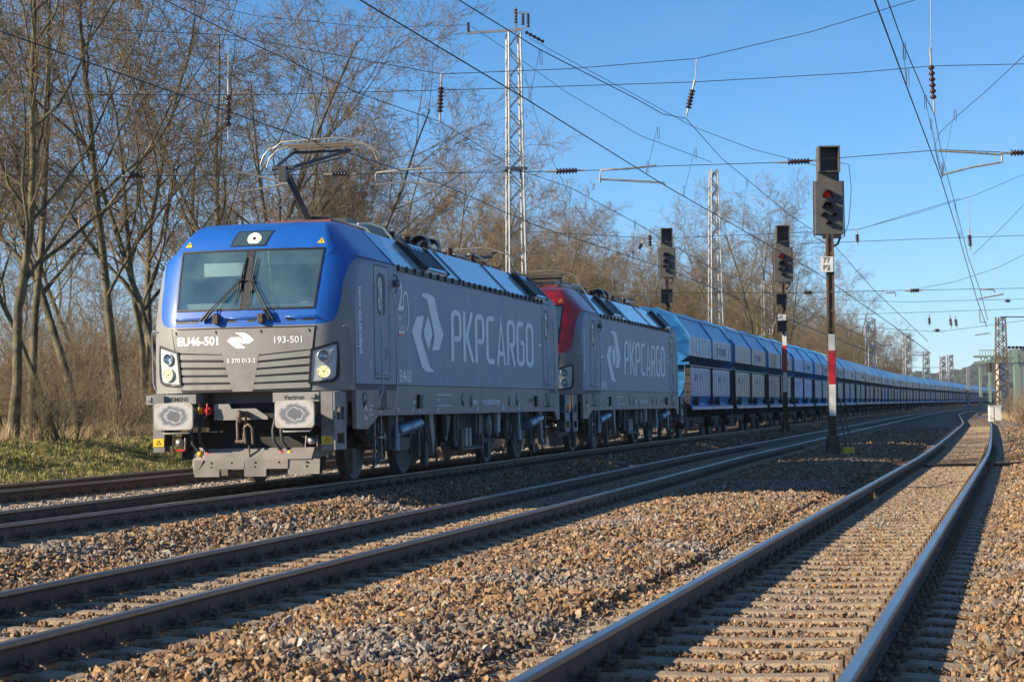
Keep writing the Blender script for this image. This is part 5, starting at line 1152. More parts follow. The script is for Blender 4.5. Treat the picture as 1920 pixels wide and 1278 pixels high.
def insul(mbx, a, b_, n=6, r_=.065, m=0):
    a = Vector(a); b_ = Vector(b_); d = (b_-a); L_ = d.length; d.normalize()
    prof = []
    for k in range(n): prof += [(r_*.45, L_*(k+.1)/n), (r_, L_*(k+.45)/n), (r_*.95, L_*(k+.6)/n), (r_*.45, L_*(k+.85)/n)]
    mbx.lathe(prof, a, d, 10, m=m)
def mast(label, px, Y, pytop, w0, w1, nb=22, arm=None, mat='galv', group=None, base=None, braceboost=1.):
    X = at(px, 600, Y)[0]; zt = at(px, pytop, Y)[2]; zb = float(GZ(X, Y)) if base is None else base
    t = thing('lattice_mast', label, 'mast', (X, Y, zb), (0, 0, .2), group); h = zt-zb; mb = MB(); k_ = max(1, Y/90)
    lattice(mb, h, w0, w1, nb, .055*k_**.5, .040*k_**.6*braceboost); obj('mast_frame', mb, M[mat], t)
    ft = MB(); ft.bb(-.5, .5, -.5, .5, -.3, .25); obj('concrete_foot', ft, M['concrete'], t)
    return t, h
t, h = mast('tall galvanised lattice mast behind the leading locomotive, with insulators on top', 969, 79, 62, .72, .44, 26)
mb = MB(); c_, s_ = math.cos(-.2), math.sin(-.2)
Rl = lambda x, y, z: (x*c_-y*s_, x*s_+y*c_, z)
mb.beam(Rl(-1.72, 0, h+.02), Rl(.35, 0, h+.12), .07, .09); mb.beam(Rl(.1, 0, h), Rl(.1, 0, h+.95), .06, .06); mb.beam(Rl(.0, 0, h+.75), Rl(.55, 0, h+.75), .05, .05); mb.beam(Rl(.15, 0, h+.15), Rl(.6, 0, h+.2), .05, .05)
obj('cross_arm', mb, M['galv'], t)
for a, b_ in (((-1.66, 0, h+.05), (-1.66, 0, h+.42)), ((.1, 0, h+.35), (.1, 0, h+.9)), ((.36, 0, h+.28), (.36, 0, h+.72)), ((.55, 0, h+.2), (.55, 0, h+.72)), ((.42, 0, h+.05), (1.15, .2, h-.33))):
    mb = MB(); insul(mb, Rl(*a), Rl(*b_), 5, .075); obj('insulator', mb, M['brownins'], t)
mb = MB(); zz = at(969, 316, 79)[2]-float(GZ(at(969, 600, 79)[0], 79)); mb.bb(-.42, .42, -.3, .3, zz-.06, zz+.04); zz2 = zz-5.0*.0; obj('bracket', mb, M['galvdark'], t)
mast('slim white lattice mast between the bare trees and the wagons, middle of the picture', 1342, 137, 318, .95, .42, 26, braceboost=1.4)
mast('shorter lattice mast behind the signal with two lower boxes', 1438, 172, 528, .85, .6, 14, braceboost=1.5)
for i, (px, Y, pt, lab) in enumerate(((1632, 262, 598, 'nearest right of the large signal'), (1700, 330, 626, 'second right of the large signal'), (1735, 400, 660, 'third right of the large signal'), (1766, 470, 668, 'fourth right of the large signal'), (1780, 450, 665, 'fifth and wider one right of the large signal'))):
    t, h = mast('distant pale lattice mast above the wagons, '+lab, px, Y, pt, 1.15, .9, 12, braceboost=1.8)
    if i < 3: mb = MB(); mb.beam((-2.6, 0, h*.72), (2.8, 0, h*.72), .09, .09); obj('cross_arm', mb, M['galv'], t); mb = MB(); mb.beam((-1.5, 0, h+.0), (.4, 0, h+.1), .1, .1); obj('cross_arm', mb, M['galv'], t)
t, h = mast('dark rusty lattice mast standing right of the track bend', 1876, 190, 594, 1.0, .65, 18, mat='rustpost', braceboost=1.2)
mb = MB(); mb.beam((0, 0, h), (3.9, 0, h), .12, .1); mb.beam((3.9, 0, h), (4.8, 0, h-1.5), .1, .1); obj('cross_arm', mb, M['galvdark'], t); mb = MB(); mb.beam((.3, 0, h-4.1), (3.4, 0, h-4.1), .1, .08); mb.beam((3.4, 0, h-4.1), (3.8, 0, h-5), .08, .08); obj('cross_arm', mb, M['galvdark'], t)
mb = MB(); insul(mb, (.6, 0, h-2.7), (2.4, 0, h-2.7), 5, .14); obj('insulator', mb, M['brownins'], t)
mb = MB(); mb.bb(-.36, .36, -.36, .36, .2, 4.6); obj('concrete_post', mb, M['cream'], t)
# green signal gantry far right
gx = at(1905, 700, 330)[0]; gxl = at(1838, 700, 330)[0]; zt = at(1870, 668, 330)[2]
t = thing('signal_gantry', 'green steel gantry bridge spanning the tracks in the far distance at right', 'gantry', (gx, 330, float(GZ(gx, 330))))
M['green'] = pm('faded_green_steel', (.20, .29, .23), (.15, .22, .18), 3, .6)
z0_ = float(GZ(gx, 330)); hh = zt-z0_
mb = MB(); mb.bb(-.33, .33, -.3, .3, 0, hh+1.1); obj('post', mb, M['green'], t)
mb = MB(); w_ = gx-gxl
for z in (hh-.9, hh): mb.beam((-w_-1, 0, z), (1, 0, z), .35, .35)
for i in range(12): mb.beam((-w_+i*w_/12, 0, hh-.9 if i % 2 else hh), (-w_+(i+1)*w_/12, 0, hh if i % 2 else hh-.9), .18, .18)
for i in range(14): mb.beam((-w_+i*w_/13, 0, hh), (-w_+i*w_/13, 0, hh+1.0), .1, .1)
mb.beam((-w_, 0, hh+1.), (0, 0, hh+1.), .1, .1); obj('bridge', mb, M['green'], t)

for xa in (-w_+1.5, -4.6): mb = MB(); mb.bb(xa, xa+.8, -.3, .3, hh-2.4, hh-.92); mb.bb(xa+.3, xa+.5, -.31, -.301, hh-2.0, hh-1.3); obj('signal_box', mb, M['sighead'], t)
for px, w_, lb in ((1815, .5, 'leftmost of them, left of the green gantry'), (1838, .4, 'green one under the gantry end'), (1856, .4, 'green one left of the rusty mast'), (1912, .5, 'grey one at the right edge'), (1918, .4, 'green one nearest the right edge')):
    X = at(px, 700, 360)[0]; z0_ = float(GZ(X, 360)); zt = at(px, 688, 360)[2]
    t = thing('trackside_post', 'slim distant post beyond the last wagons, '+lb, 'post', (X, 360, z0_), group='distant posts'); mb = MB(); mb.bb(-w_/2, w_/2, -w_/2, w_/2, 0, zt-z0_); obj('post', mb, M['galv' if w_ > .4 else 'green'], t)
# signals
def colour_signal(label, X, Y, ztop, sc_, boxes, redwhite, plate, lit, base=None):
    z0 = float(GZ(X, Y)); H_ = ztop-z0
    t = thing('colour_light_signal', label, 'signal', (X, Y, z0), (0, 0, 0), None); k = sc_
    zh = H_-2.32*k        # bottom of the main head
    p = MB(); p.beam((-.075*k, 0, 0), (-.075*k, 0, zh), .05*k, .11*k); p.beam((.075*k, 0, 0), (.075*k, 0, zh), .05*k, .11*k); p.bb(-.10*k, .10*k, -.008, .008, .3, zh-.1)
    for i in range(int(zh/.5)): p.bb(-.10*k, .10*k, -.035, -.012, .25+i*.5, .33+i*.5)
    obj('post', p, M['rustpost'], t)
    b_ = MB(); b_.add([(-.17*k, -.2, -.1), (.17*k, -.2, -.1), (.17*k, .2, -.1), (-.17*k, .2, -.1), (-.145*k, -.12, .52), (.145*k, -.12, .52), (.145*k, .12, .52), (-.145*k, .12, .52)], [(4, 5, 6, 7), (0, 1, 5, 4), (1, 2, 6, 5), (2, 3, 7, 6), (3, 0, 4, 7)]); obj('base', b_, M['rustpost'], t)
    if redwhite:
        zb = redwhite; hs_ = redwhite[1]
        for i in range(3):
            q = MB(); za = zb[0]+sum(hs_[:i]); q.bb(-.085*k, .085*k, -.075*k, -.06*k, za, za+hs_[i]-.004); obj('red_panel' if i == 1 else 'white_panel', q, M['red'] if i == 1 else M['whitep'], t)
    hd = MB(); w2 = .375*k; h1 = 1.42*k; hd.bb(-w2, w2, -.02, .28*k, zh, zh+h1); obj('signal_head', hd, M['sighead'], t, bevel=.02)
    up = MB(); w3 = .28*k; zt_ = zh+h1
    up.bb(-w3, w3, .02, .3*k, zt_-.02, zt_+.22*k); up.bb(-w3, -w3+.035, -.22*k, .3*k, zt_+.22*k, H_); up.bb(w3-.035, w3, -.22*k, .3*k, zt_+.22*k, H_); up.bb(-w3+.036, w3-.036, -.22*k, .3*k, H_-.035, H_); up.bb(-w3+.036, w3-.036, -.16*k, .3*k, zt_+.221*k, zt_+.25*k); up.bb(-w3+.036, w3-.036, .1*k, .3*k, zt_+.251*k, H_-.036, 1)
    obj('hooded_indicator', up, [M['sighead'], M['black']], t)
    for j, (lx, lz, r_, on) in enumerate(((-.05, 1.06, .085, 1), (-.06, .76, .085, 0), (-.14, .54, .05, 0), (.12, .54, .05, 0), (-.02, .32, .05, 0))):
        lx *= k; lz = zh+lz*k; r_ *= k
        hood = MB(); pts = []; n = 12; L_ = .26*k if r_ > .07*k else .16*k; ro = r_*1.7
        vs = []; 
        for a in np.linspace(R(-25), R(205), n): vs += [(lx+ro*math.cos(a), -.02, lz+ro*math.sin(a)), (lx+ro*math.cos(a), -.02-L_*(1 if 0 < math.sin(a) else .55), lz+ro*math.sin(a)-.05*k), (lx+(ro-.012)*math.cos(a), -.02-L_*(1 if 0 < math.sin(a) else .55), lz+(ro-.012)*math.sin(a)-.05*k), (lx+(ro-.012)*math.cos(a), -.02, lz+(ro-.012)*math.sin(a))]
        hood.add(vs, [(i*4+q, i*4+(q+1) % 4, i*4+4+(q+1) % 4, i*4+4+q) for i in range(n-1) for q in range(4)]); ho_ = obj('lamp_hood', hood, M['black'], t)
        le = MB(); le.lathe([(0, .03), (r_*.7, .022), (r_, 0)], (lx, -.025, lz), (0, -1, 0), 16); obj('lens', le, M['redlamp'] if (on and lit) else M['darkglass'], ho_)
    ca = MB(); zz = zh; ca.tube([(-w2-.02, .05, zh+h1), (-w2-.03, .05, zh-.04), (-.1*k, .05, zh-.22*k), (0, .05, zh-.25)], .014*k, 5); ca.tube([(w2+.02, .05, zh+h1), (w2+.03, .05, zh-.04), (.25*k, .05, zh-.12*k)], .014*k, 5); ca.tube([(.1*k, .06, zh-.3*k), (.22*k, .06, zh-.25*k), (.3*k, .06, zh-.05*k)], .03*k, 6); ca.bb(-.17*k, .3*k, -.05, .1, zh-.1*k, zh-.01)
    obj('bracket', ca, M['black'], t)
    for dz, w_, h_, off in boxes:
        bx_ = MB(); bx_.bb(off-w_/2, off+w_/2, -.16, -.13, zh-dz-h_, zh-dz); bx_.bb(off-w_/2, off-w_/2+.03, -.3, -.161, zh-dz-h_, zh-dz); bx_.bb(off+w_/2-.03, off+w_/2, -.3, -.161, zh-dz-h_, zh-dz); bx_.bb(off-w_/2+.031, off+w_/2-.031, -.3, -.161, zh-dz-.03, zh-dz); bx_.tube([(off+w_*.2, -.1, zh-dz-h_), (off+w_*.3, 0, zh-dz-h_-.3)], .05, 6); obj('indicator_box', bx_, M['black'], t)
    if plate:
        zp, tx = plate; pl_ = MB(); pl_.bb(-.26*k, .07*k, -.12*k, -.105*k, zp, zp+.40*k); po = obj('number_plate', pl_, M['whitep'], t)
        for i, s_ in enumerate(tx): tt = text_mb(s_, .19*k, lambda p: (-.205*k+p[0], -.123*k-p[2], zp+.24*k-i*.19*k+p[1]), bold=.002); obj('lettering', tt, M['blacktext'], po)
    return t, zh, z0
def zof(px, py, Y): return float(at(px, py, Y)[2])
Y = 56.5; X = float(at(1562, 850, Y)[0]); z0 = float(GZ(X, Y))
t, zh, z0 = colour_signal('large colour light signal showing red beside the middle track, plate reading 77 P2', X, Y, zof(1557, 275, Y), 1.0, [], (zof(1562, 779, Y)-z0, (zof(0, 720, Y)-zof(0, 779, Y), zof(0, 659, Y)-zof(0, 722, Y), zof(0, 630, Y)-zof(0, 661, Y))), (zof(1557, 510, Y)-z0, ('77', 'P2')), True)
mb = MB(); mb.tube([(.3, .05, zh+1.9), (.55, .05, zh+1.85), (.6, .05, zh+1.2), (.52, .05, zh+.3), (.38, .05, zh-.05)], .009, 5); mb.tube([(.14, .1, 1.6), (.3, .1, 1.2), (.45, .1, .5), (.5, .1, .0)], .014, 5); mb.tube([(.12, .1, 1.5), (.22, .1, 1.0), (.34, .1, .4), (.36, .1, 0)], .014, 5); obj('cable', mb, M['black'], t)
mb = MB(); mb.bb(-.05, .18, -.1, .1, 0, .19); mb.prism([(-.14, 0), (-.05, 0), (-.05, .19), (-.09, .16)], 'y', -.1, .1); 
xx = float(at(1588, 850, 56)[0]); tag(obj('track_magnet', mb, M['yelsign'], loc=(xx, 56, float(GZ(xx, 56))+.02)), 'small yellow box lying on the ballast at the foot of the large signal', 'equipment box')
Y = 95; X = float(at(1473, 800, Y)[0])
colour_signal('colour light signal showing red with two small boxes under its head, beside the wagons', X, Y, zof(1468, 423, Y), 1.07, [(.55, .46, .46, -.12), (1.72, .42, .50, -.12)], (zof(0, 752, Y)-float(GZ(X, Y)), (.85, 1.2, .9)), (zof(0, 625, Y)-float(GZ(X, Y)), ('H',)), True)
Y = 110; X = float(at(1252, 600, Y)[0])
colour_signal('dark colour light signal with one lower box, rising above the red-cab locomotive', X, Y, zof(1249, 428, Y), 1.08, [(.62, .60, .72, -.05)], None, None, False)

# ---- overhead line: contact wires with messenger and droppers
def line_obj(label, contact, mess, droppers, group='overhead contact lines'):
    org = Vector(at(*contact[len(contact)//2])); t = thing('overhead_line', label, 'overhead wire', org, group=None)
    def P(q): return Vector(at(*q))-org
    cw = MB(); cw.tube([P(q) for q in contact], [.0090*max(1, q[2]/50) for q in contact], 5); obj('contact_wire', cw, M['wire'], t)
    mw = MB(); mw.tube([P(q) for q in mess], [.0078*max(1, q[2]/50) for q in mess], 5); obj('messenger_wire', mw, M['wire'], t)
    for a, b_ in droppers:
        d = MB(); A = P(a); B = P(b_); d.tube([A, B], .004*max(1, a[2]/50), 4); 
        for q, s_ in ((A, -1), (B, 1)): d.tube([q, q+Vector((0, 0, s_*.22)), q+Vector((.03, 0, s_*.22)), q+Vector((.03, 0, 0))], .005*max(1, a[2]/50), 4)
        obj('dropper', d, M['wire'], t)
line_obj('overhead line above the middle track, passing from top centre to the red signals', [(560, -66, 19), (675, 0, 21.6), (993, 190, 29), (1247, 348, 40.4), (1530, 510, 70), (1660, 600, 120), (1745, 662, 240)],
         [(740, -75, 21.6), (860, 0, 25), (1010, 92, 29.5), (1190, 184, 36.5), (1243, 214, 40), (1286, 222, 43.5), (1352, 296, 52), (1482, 404, 70), (1560, 455, 85), (1640, 545, 140), (1740, 640, 260)],
         [((1012, 93, 29.5), (992, 190, 29)), ((1233, 238, 39), (1212, 325, 38)), ((1303, 277, 45), (1281, 368, 43.5)), ((1400, 335, 55), (1392, 430, 55))])
line_obj('overhead line above the train, touching the raised pantograph', [(-160, -4, 22), (0, 58.7, 24.1), (500, 234.7, 32.4), (830, 346, 41.4), (1000, 421, 48.5), (1240, 500, 67), (1460, 590, 110), (1650, 668, 230)],
         [(300, -4, 29), (480, 85, 32.5), (680, 178, 37.5), (825, 228, 42.5), (972, 318, 52), (1070, 352, 56), (1205, 425, 68), (1330, 500, 90), (1500, 575, 130), (1660, 650, 260)],
         [((870, 255, 44), (872, 362, 43.5)), ((1069, 352, 56), (1066, 452, 55)), ((1190, 412, 66), (1186, 484, 64))])
line_obj('overhead line above the nearest track, running steeply down the right side', [(1600, -95, 17), (1640, 0, 20), (1701, 165, 26.5), (1763, 330, 38), (1800, 450, 62), (1832, 562, 128), (1850, 612, 260)],
         [(1620, -95, 21), (1664, 0, 24), (1692, 78, 27), (1734, 178, 34), (1752, 214, 40), (1766, 290, 50), (1790, 380, 68), (1815, 480, 100), (1838, 545, 160), (1852, 600, 300)],
         [((1693, 80, 27), (1700, 163, 26.5)), ((1733, 178, 34), (1765, 328, 36.5)), ((1744, 222, 43), (1767, 330, 40)), ((1790, 380, 66), (1800, 448, 62)), ((1790, 205, 40), (1765, 335, 40))])
def wire(label, pts, r_=.0075, name='wire'):
    org = Vector(at(*pts[len(pts)//2])); w_ = MB(); w_.tube([Vector(at(*q))-org for q in pts], [r_*max(1, q[2]/55) for q in pts], 5)
    return tag(obj(name, w_, M['wire'], loc=org), label, 'overhead wire')
wire('feeder wire from the upper left corner to the arm of the tall mast', [(330, -5, 45), (480, 30, 52), (700, 52, 64), (881, 47, 78)])
wire('feeder wire sagging from the arm of the tall mast to the slim white mast', [(884, 50, 78), (960, 100, 86), (1060, 172, 98), (1200, 254, 118), (1334, 304, 137)])
wire('feeder wire from the top of the tall mast crossing the overhead lines to the right', [(992, 72, 80), (1100, 130, 88), (1200, 183, 97), (1300, 238, 108), (1415, 281, 122), (1530, 310, 140)])
wire('slack cable hanging from the tall mast down towards the far treetops', [(980, 125, 79.5), (1004, 215, 81), (1040, 310, 83), (1080, 390, 87), (1140, 470, 95)], .005)
wire('thin wire from the bracket of the tall mast to the left edge of the trees', [(965, 306, 79), (900, 282, 74), (700, 210, 60), (560, 165, 53), (420, 120, 47)], .005)
wire('feeder wire crossing the upper right corner towards the nearest track line', [(1925, 100, 30), (1850, 170, 36), (1795, 217, 42), (1762, 249, 45), (1752, 275, 46), (1762, 318, 40)], .006)
wire('pale sloping wire at the right edge below the upper insulators', [(1925, 325, 70), (1830, 365, 76), (1720, 400, 84), (1608, 430, 92)], .006)
wire('lower sloping wire at the right edge of the picture', [(1925, 378, 80), (1880, 425, 90), (1824, 478, 104)], .006)
wire('thin wire sloping down at the right edge above the far masts', [(1925, 475, 100), (1870, 502, 115), (1790, 528, 140), (1700, 545, 170)], .006)
def hspan(label, Y, wires, insulators, arms, rk=1.):
    org = Vector(at(*wires[0][len(wires[0])//2], Y)); t = thing('head_span', label, 'head span', org, group=None); P = lambda q: Vector(at(q[0], q[1], Y+(q[2] if len(q) > 2 else 0)))-org
    for w_ in wires:
        m_ = MB(); m_.tube([P(q) for q in w_], .0078*rk, 5); obj('span_wire', m_, M['wire'], t)
    for a, b_, n in insulators:
        m_ = MB(); A, B = P(a), P(b_); d = (B-A); 
        if n == 1: m_.tube([A, B], .010*rk, 6, m=1); obj('suspension_rod', m_, [M['brownins'], M['galvins']], t); continue
        m_.tube([A, A+d*.28], .022*rk, 6, m=1); insul(m_, A+d*.26, A+d*.80, n, .07*rk, 0); m_.tube([A+d*.78, B], .018*rk, 6, m=1); obj('insulator', m_, [M['brownins'], M['galvins']], t)
    for pl_ in arms:
        m_ = MB(); m_.tube([P(q) for q in pl_], .021*rk, 6); obj('registration_arm', m_, M['galvins'], t)
    return t
M['galvins'] = pm('pale_fitting_metal', (.40, .38, .34), (.25, .23, .2), 12, .5, .3)
hspan('nearest cross-span of wires with brown insulators, above the locomotive and the signals', 43.5,
      [[(-10, 20), (200, 55), (428, 66), (640, 105), (828, 139), (1070, 129), (1306, 110), (1520, 60), (1716, 0), (1760, -12)], [(-10, 170), (100, 178), (480, 178), (870, 168), (1300, 154), (1600, 137), (1745, 124), (1925, 120)],
       [(-10, 330), (220, 330), (600, 327), (1000, 322), (1128, 319), (1230, 312), (1475, 304), (1600, 294), (1765, 281), (1925, 287)]],
      [((428, 66), (428, 148), 1), ((428, 148), (428, 262), 5), ((828, 139), (824, 230), 7), ((1306, 110), (1303, 158), 1), ((1303, 150), (1287, 218), 6), ((1745, -10), (1746, 92), 1), ((1744, 90), (1752, 212), 6), ((228, 330), (284, 329), 6), ((606, 327), (668, 326), 6), ((1022, 322), (1098, 319), 7), ((1456, 305), (1534, 301), 7), ((1876, 287), (1945, 286), 6)],
      [[(704, 330), (706, 324), (760, 318), (812, 315)], [(704, 330), (706, 345), (760, 341), (824, 347)], [(1125, 342), (1126, 319), (1180, 316), (1231, 310)], [(1126, 336), (1190, 339), (1245, 343), (1247, 350)], [(1759, 283), (1820, 286), (1879, 290)], [(1879, 290), (1878, 306)], [(1878, 304), (1820, 314), (1766, 328)],
       [(540, 345), (470, 327), (440, 322)], [(540, 343), (500, 352), (452, 360)]])
hspan('second cross-span of wires with small insulators, behind the large signal', 92,
      [[(960, 432), (1230, 447), (1500, 436), (1610, 430), (1800, 372)], [(1500, 457), (1700, 449), (1925, 441)], [(1180, 548), (1480, 549), (1700, 544), (1925, 540)]],
      [((1607, 432), (1608, 460), 4), ((1818, 372), (1818, 432), 1), ((1817, 430), (1820, 470), 5), ((1500, 548), (1528, 548), 4), ((1698, 545), (1730, 544), 4), ((1210, 425), (1212, 455), 1), ((1218, 430), (1219, 470), 4), ((1206, 450), (1196, 472), 4)],
      [[(1836, 542), (1862, 543), (1866, 548)], [(1834, 560), (1882, 551)], [(1660, 549), (1678, 548), (1680, 556)]], 1.5)
hspan('third cross-span of wires low over the distant tracks', 170,
      [[(1560, 590), (1740, 585), (1925, 578)], [(1600, 612), (1760, 622), (1925, 600)], [(1520, 560), (1700, 566), (1925, 560)]],
      [((1742, 590), (1743, 612), 4), ((1781, 590), (1784, 616), 4), ((1791, 592), (1794, 616), 4), ((1750, 619), (1764, 619), 4), ((1882, 564), (1896, 564), 4)],
      [[(1828, 628), (1856, 624)], [(1836, 580), (1838, 604), (1850, 604)]], 2.2)
# white cabinet by the far bend, and the small box beside the right rail
X, Y = float(at(1862, 770, 150)[0]), 150.; mb = MB(); mb.bb(-.28, -.02, -.3, .3, 0, 1.0); mb.bb(.05, .5, -.3, .3, 0, 1.05); mb.bb(-.3, .52, -.32, .32, 1.05, 1.10)
tag(obj('relay_cabinet', mb, M['whitep'], loc=(X, Y, float(GZ(X, Y))-.02)), 'low white relay cabinet in the dry grass at the far bend', 'cabinet')
X, Y = float(at(1868, 862, 48.)[0]), 48.; mb = MB(); mb.bb(-.22, .22, -.3, .3, 0, .10); mb.bb(-.26, .26, -.34, .34, .10, .13)
tag(obj('cable_pit_cover', mb, M['rust'], loc=(X, Y, float(GZ(X, Y)))), 'flat rusty cover box on the ballast right of the nearest track', 'cable box')
for yy in (47.5,):
    mb = MB(); a = at(1750, 864, yy); 
    mb.tube([(float(X3(yy))-.7, yy, -.31), (float(X3(yy))+.2, yy-.02, -.30), (float(X3(yy))+.9, yy, -.31), (float(X3(yy))+1.6, yy+.02, -.28), (float(X3(yy))+3.4, yy-.35, -.25)], .035, 6)
    tag(obj('cable', mb, M['black']), 'black cable crossing under the nearest track beside the flat cover box', 'cable')
# driver
def driver():
    me = bpy.data.meshes.new('person'); J = [(0, 0, 0), (0, .03, .28), (0, 0, .50), (0, -.01, .58), (0, -.02, .68), (0, -.02, .80), (.19, 0, .48), (.27, -.08, .24), (.2, -.32, .16), (-.19, 0, .48), (-.27, -.08, .24), (-.2, -.32, .16), (.1, -.3, 0), (.12, -.45, -.3), (-.1, -.3, 0), (-.12, -.45, -.3), (0, -.10, .72)]
    E_ = [(0, 1), (1, 2), (2, 3), (3, 4), (4, 5), (2, 6), (6, 7), (7, 8), (2, 9), (9, 10), (10, 11), (0, 12), (12, 13), (0, 14), (14, 15)]
    me.from_pydata(J[:16], E_, []); o = link('person', me, None); o.modifiers.new('skin', 'SKIN'); sv = me.skin_vertices[0].data
    for i, r_ in enumerate((.16, .15, .13, .06, .085, .085, .075, .055, .04, .075, .055, .04, .09, .06, .09, .06)): sv[i].radius = (r_, r_*.85)
    sv[0].use_root = True; o.modifiers.new('sub', 'SUBSURF').levels = 2; me.materials.append(pm('dark_jacket_and_face', (.05, .045, .045), (.035, .035, .04), 2, .8)); return o
d = driver(); th = TH1; lx, ly, lz = .42, 1.85, 2.13
d.location = (-3.887+lx*math.cos(th)+ly*math.sin(th), 30.005-lx*math.sin(th)+ly*math.cos(th), lz); d.rotation_euler = (0, 0, -th)
tag(d, 'train driver in a dark jacket sitting behind the right windscreen of the blue cab', 'person')
hr = MB(); hr.lathe([(0, .11), (.05, .10), (.09, .05), (.095, 0), (.09, -.05)], (0, -.0, .78), (0, 0, 1), 12); obj('hair', hr, M['black'], d)
# ================================================================== trees, bushes, grass, hill
class Tubes:
    def __init__(s): s.g = {}
    def add(s, pts, rad, k): s.g.setdefault((len(pts), k), []).append((pts, rad))
    def mesh(s, name, mat_):
        V = []; Fq = []; off = 0
        for (n, k), L_ in s.g.items():
            P = np.array([a for a, _ in L_]); r_ = np.array([b_ for _, b_ in L_]); m = len(L_)
            T = np.empty_like(P); T[:, 1:-1] = P[:, 2:]-P[:, :-2]; T[:, 0] = P[:, 1]-P[:, 0]; T[:, -1] = P[:, -1]-P[:, -2]
            T /= np.linalg.norm(T, axis=2, keepdims=True)+1e-9
            ref = np.where(np.abs(T[:, :1, 2:3]) < .8, np.array([0, 0, 1.]), np.array([1., 0, 0])); ref = np.broadcast_to(ref, T.shape)
            A = np.cross(T, ref); A /= np.linalg.norm(A, axis=2, keepdims=True)+1e-9; B = np.cross(T, A)
            th = np.arange(k)*2*np.pi/k
            vs = P[:, :, None, :]+(A[:, :, None, :]*np.cos(th)[None, None, :, None]+B[:, :, None, :]*np.sin(th)[None, None, :, None])*r_[:, :, None, None]
            V.append(vs.reshape(-1, 3)); mi, i, j = np.meshgrid(np.arange(m), np.arange(n-1), np.arange(k), indexing='ij')
            base = off+mi*n*k; a = base+i*k+j; b_ = base+i*k+(j+1) % k
            Fq.append(np.stack([a, b_, b_+k, a+k], -1).reshape(-1, 4)); off += m*n*k
        V = np.concatenate(V); Fq = np.concatenate(Fq); me = bpy.data.meshes.new(name)
        me.vertices.add(len(V)); me.vertices.foreach_set('co', V.astype(np.float32).ravel()); nf = len(Fq)
        me.loops.add(nf*4); me.loops.foreach_set('vertex_index', Fq.astype(np.int32).ravel()); me.polygons.add(nf)
        me.polygons.foreach_set('loop_start', np.arange(nf, dtype=np.int32)*4); me.polygons.foreach_set('use_smooth', np.ones(nf, bool))
        me.update(calc_edges=True); me.materials.append(mat_); return me
def nrm(v): return v/(np.linalg.norm(v)+1e-9)
def grow(tb_t, tb_c, rg, p, d, L_, r0, lev, cfg, trunk_lev=1):
    n = (9, 7, 6, 4, 3)[lev]; k = (8, 6, 4, 3, 3)[lev]; pts = [p]; dd = d; up = cfg['up'][lev]; wob = cfg['wob'][lev]
    for i in range(n-1):
        dd = nrm(dd+rg.normal(size=3)*wob+np.array([0, 0, up])); pts.append(pts[-1]+dd*L_/(n-1))
    pts = np.array(pts); tt = np.linspace(0, 1, n); r1 = r0*(.22, .22, .25, .35, .4)[lev]; rad = r0+(r1-r0)*tt
    if lev == 0: rad[0] *= 1.35
    (tb_t if lev <= trunk_lev else tb_c).add(pts, rad, k)
    if lev >= cfg['levels']: return
    nc = cfg['n'][lev]; nc = int(nc*rg.uniform(.75, 1.25))
    t0 = cfg['t0'][lev]
    for c in range(nc):
        t = t0+(1-t0)*(c+rg.uniform(0, 1))/nc; t = min(t, .99); x = t*(n-1); i = int(x); q = pts[i]+(pts[i+1]-pts[i])*(x-i); td = nrm(pts[i+1]-pts[i])
        az = rg.uniform(0, 2*np.pi); a = nrm(np.cross(td, [.3, .5, .2])); b_ = np.cross(td, a); side = a*math.cos(az)+b_*math.sin(az)
        ang = R(rg.uniform(*cfg['ang'][lev])); nd = nrm(td*math.cos(ang)+side*math.sin(ang))
        ll = L_*rg.uniform(*cfg['len'][lev])*(1-cfg['taper'][lev]*t); rr = min((r0+(r1-r0)*t)*rg.uniform(.45, .7), cfg['rmax'][lev])
        grow(tb_t, tb_c, rg, q, nd, ll, max(rr, cfg['rmin']), lev+1, cfg, trunk_lev)
CFG = dict(levels=4, n=(12, 8, 7, 5), t0=(.24, .2, .15, .1), ang=((22, 55), (25, 60), (25, 60), (25, 65)), len=((.38, .62), (.35, .6), (.35, .6), (.4, .75)), taper=(.45, .35, .3, .2), up=(.02, .11, .07, .04, .02), wob=(.07, .13, .17, .2, .2), rmax=(.062, .026, .012, .0078), rmin=.0062)
BARK = pm('bare_tree_bark', (.17, .135, .075), (.045, .036, .028), 4, .9, bump=1., bscale=14, c3=(.10, .09, .05))
TWIG = pm('bare_twigs', (.19, .135, .085), (.12, .085, .06), .6, .85, c3=(.19, .15, .08))
TWIGR = pm('reddish_twigs', (.25, .18, .105), (.16, .11, .07), .6, .85)
TREES = []
for k in range(9):
    rg = np.random.default_rng(40+k); a, b_ = Tubes(), Tubes(); cfg = dict(CFG)
    if k in (2, 5): cfg['n'] = (11, 9, 8, 6); cfg['t0'] = (.12, .2, .15, .1)
    if k in (7, 8): cfg['n'] = (18, 8, 7, 6); cfg['len'] = ((.3, .48), (.35, .6), (.35, .6), (.4, .75))
    lean = np.array([rg.normal()*.12, rg.normal()*.12, 1])
    grow(a, b_, rg, np.zeros(3)-np.array([0, 0, .15]), nrm(lean), 10.6, .088 if k not in (7, 8) else .065, 0, cfg)
    if k in (1, 4): grow(a, b_, rg, np.array([.1, .05, -.15]), nrm(np.array([.35 if k == 1 else -.35, .1, 1])), 9.2, .08, 0, cfg)
    TREES.append((a.mesh('trunk', BARK), b_.mesh('crown', TWIGR if k in (3, 6, 8) else TWIG)))
SC = dict(levels=2, n=(8, 6), t0=(.15, .15), ang=((15, 45), (20, 55)), len=((.35, .6), (.35, .6)), taper=(.3, .3), up=(.0, .05, .02), wob=(.12, .18, .2), rmax=(.012, .006), rmin=.0045)
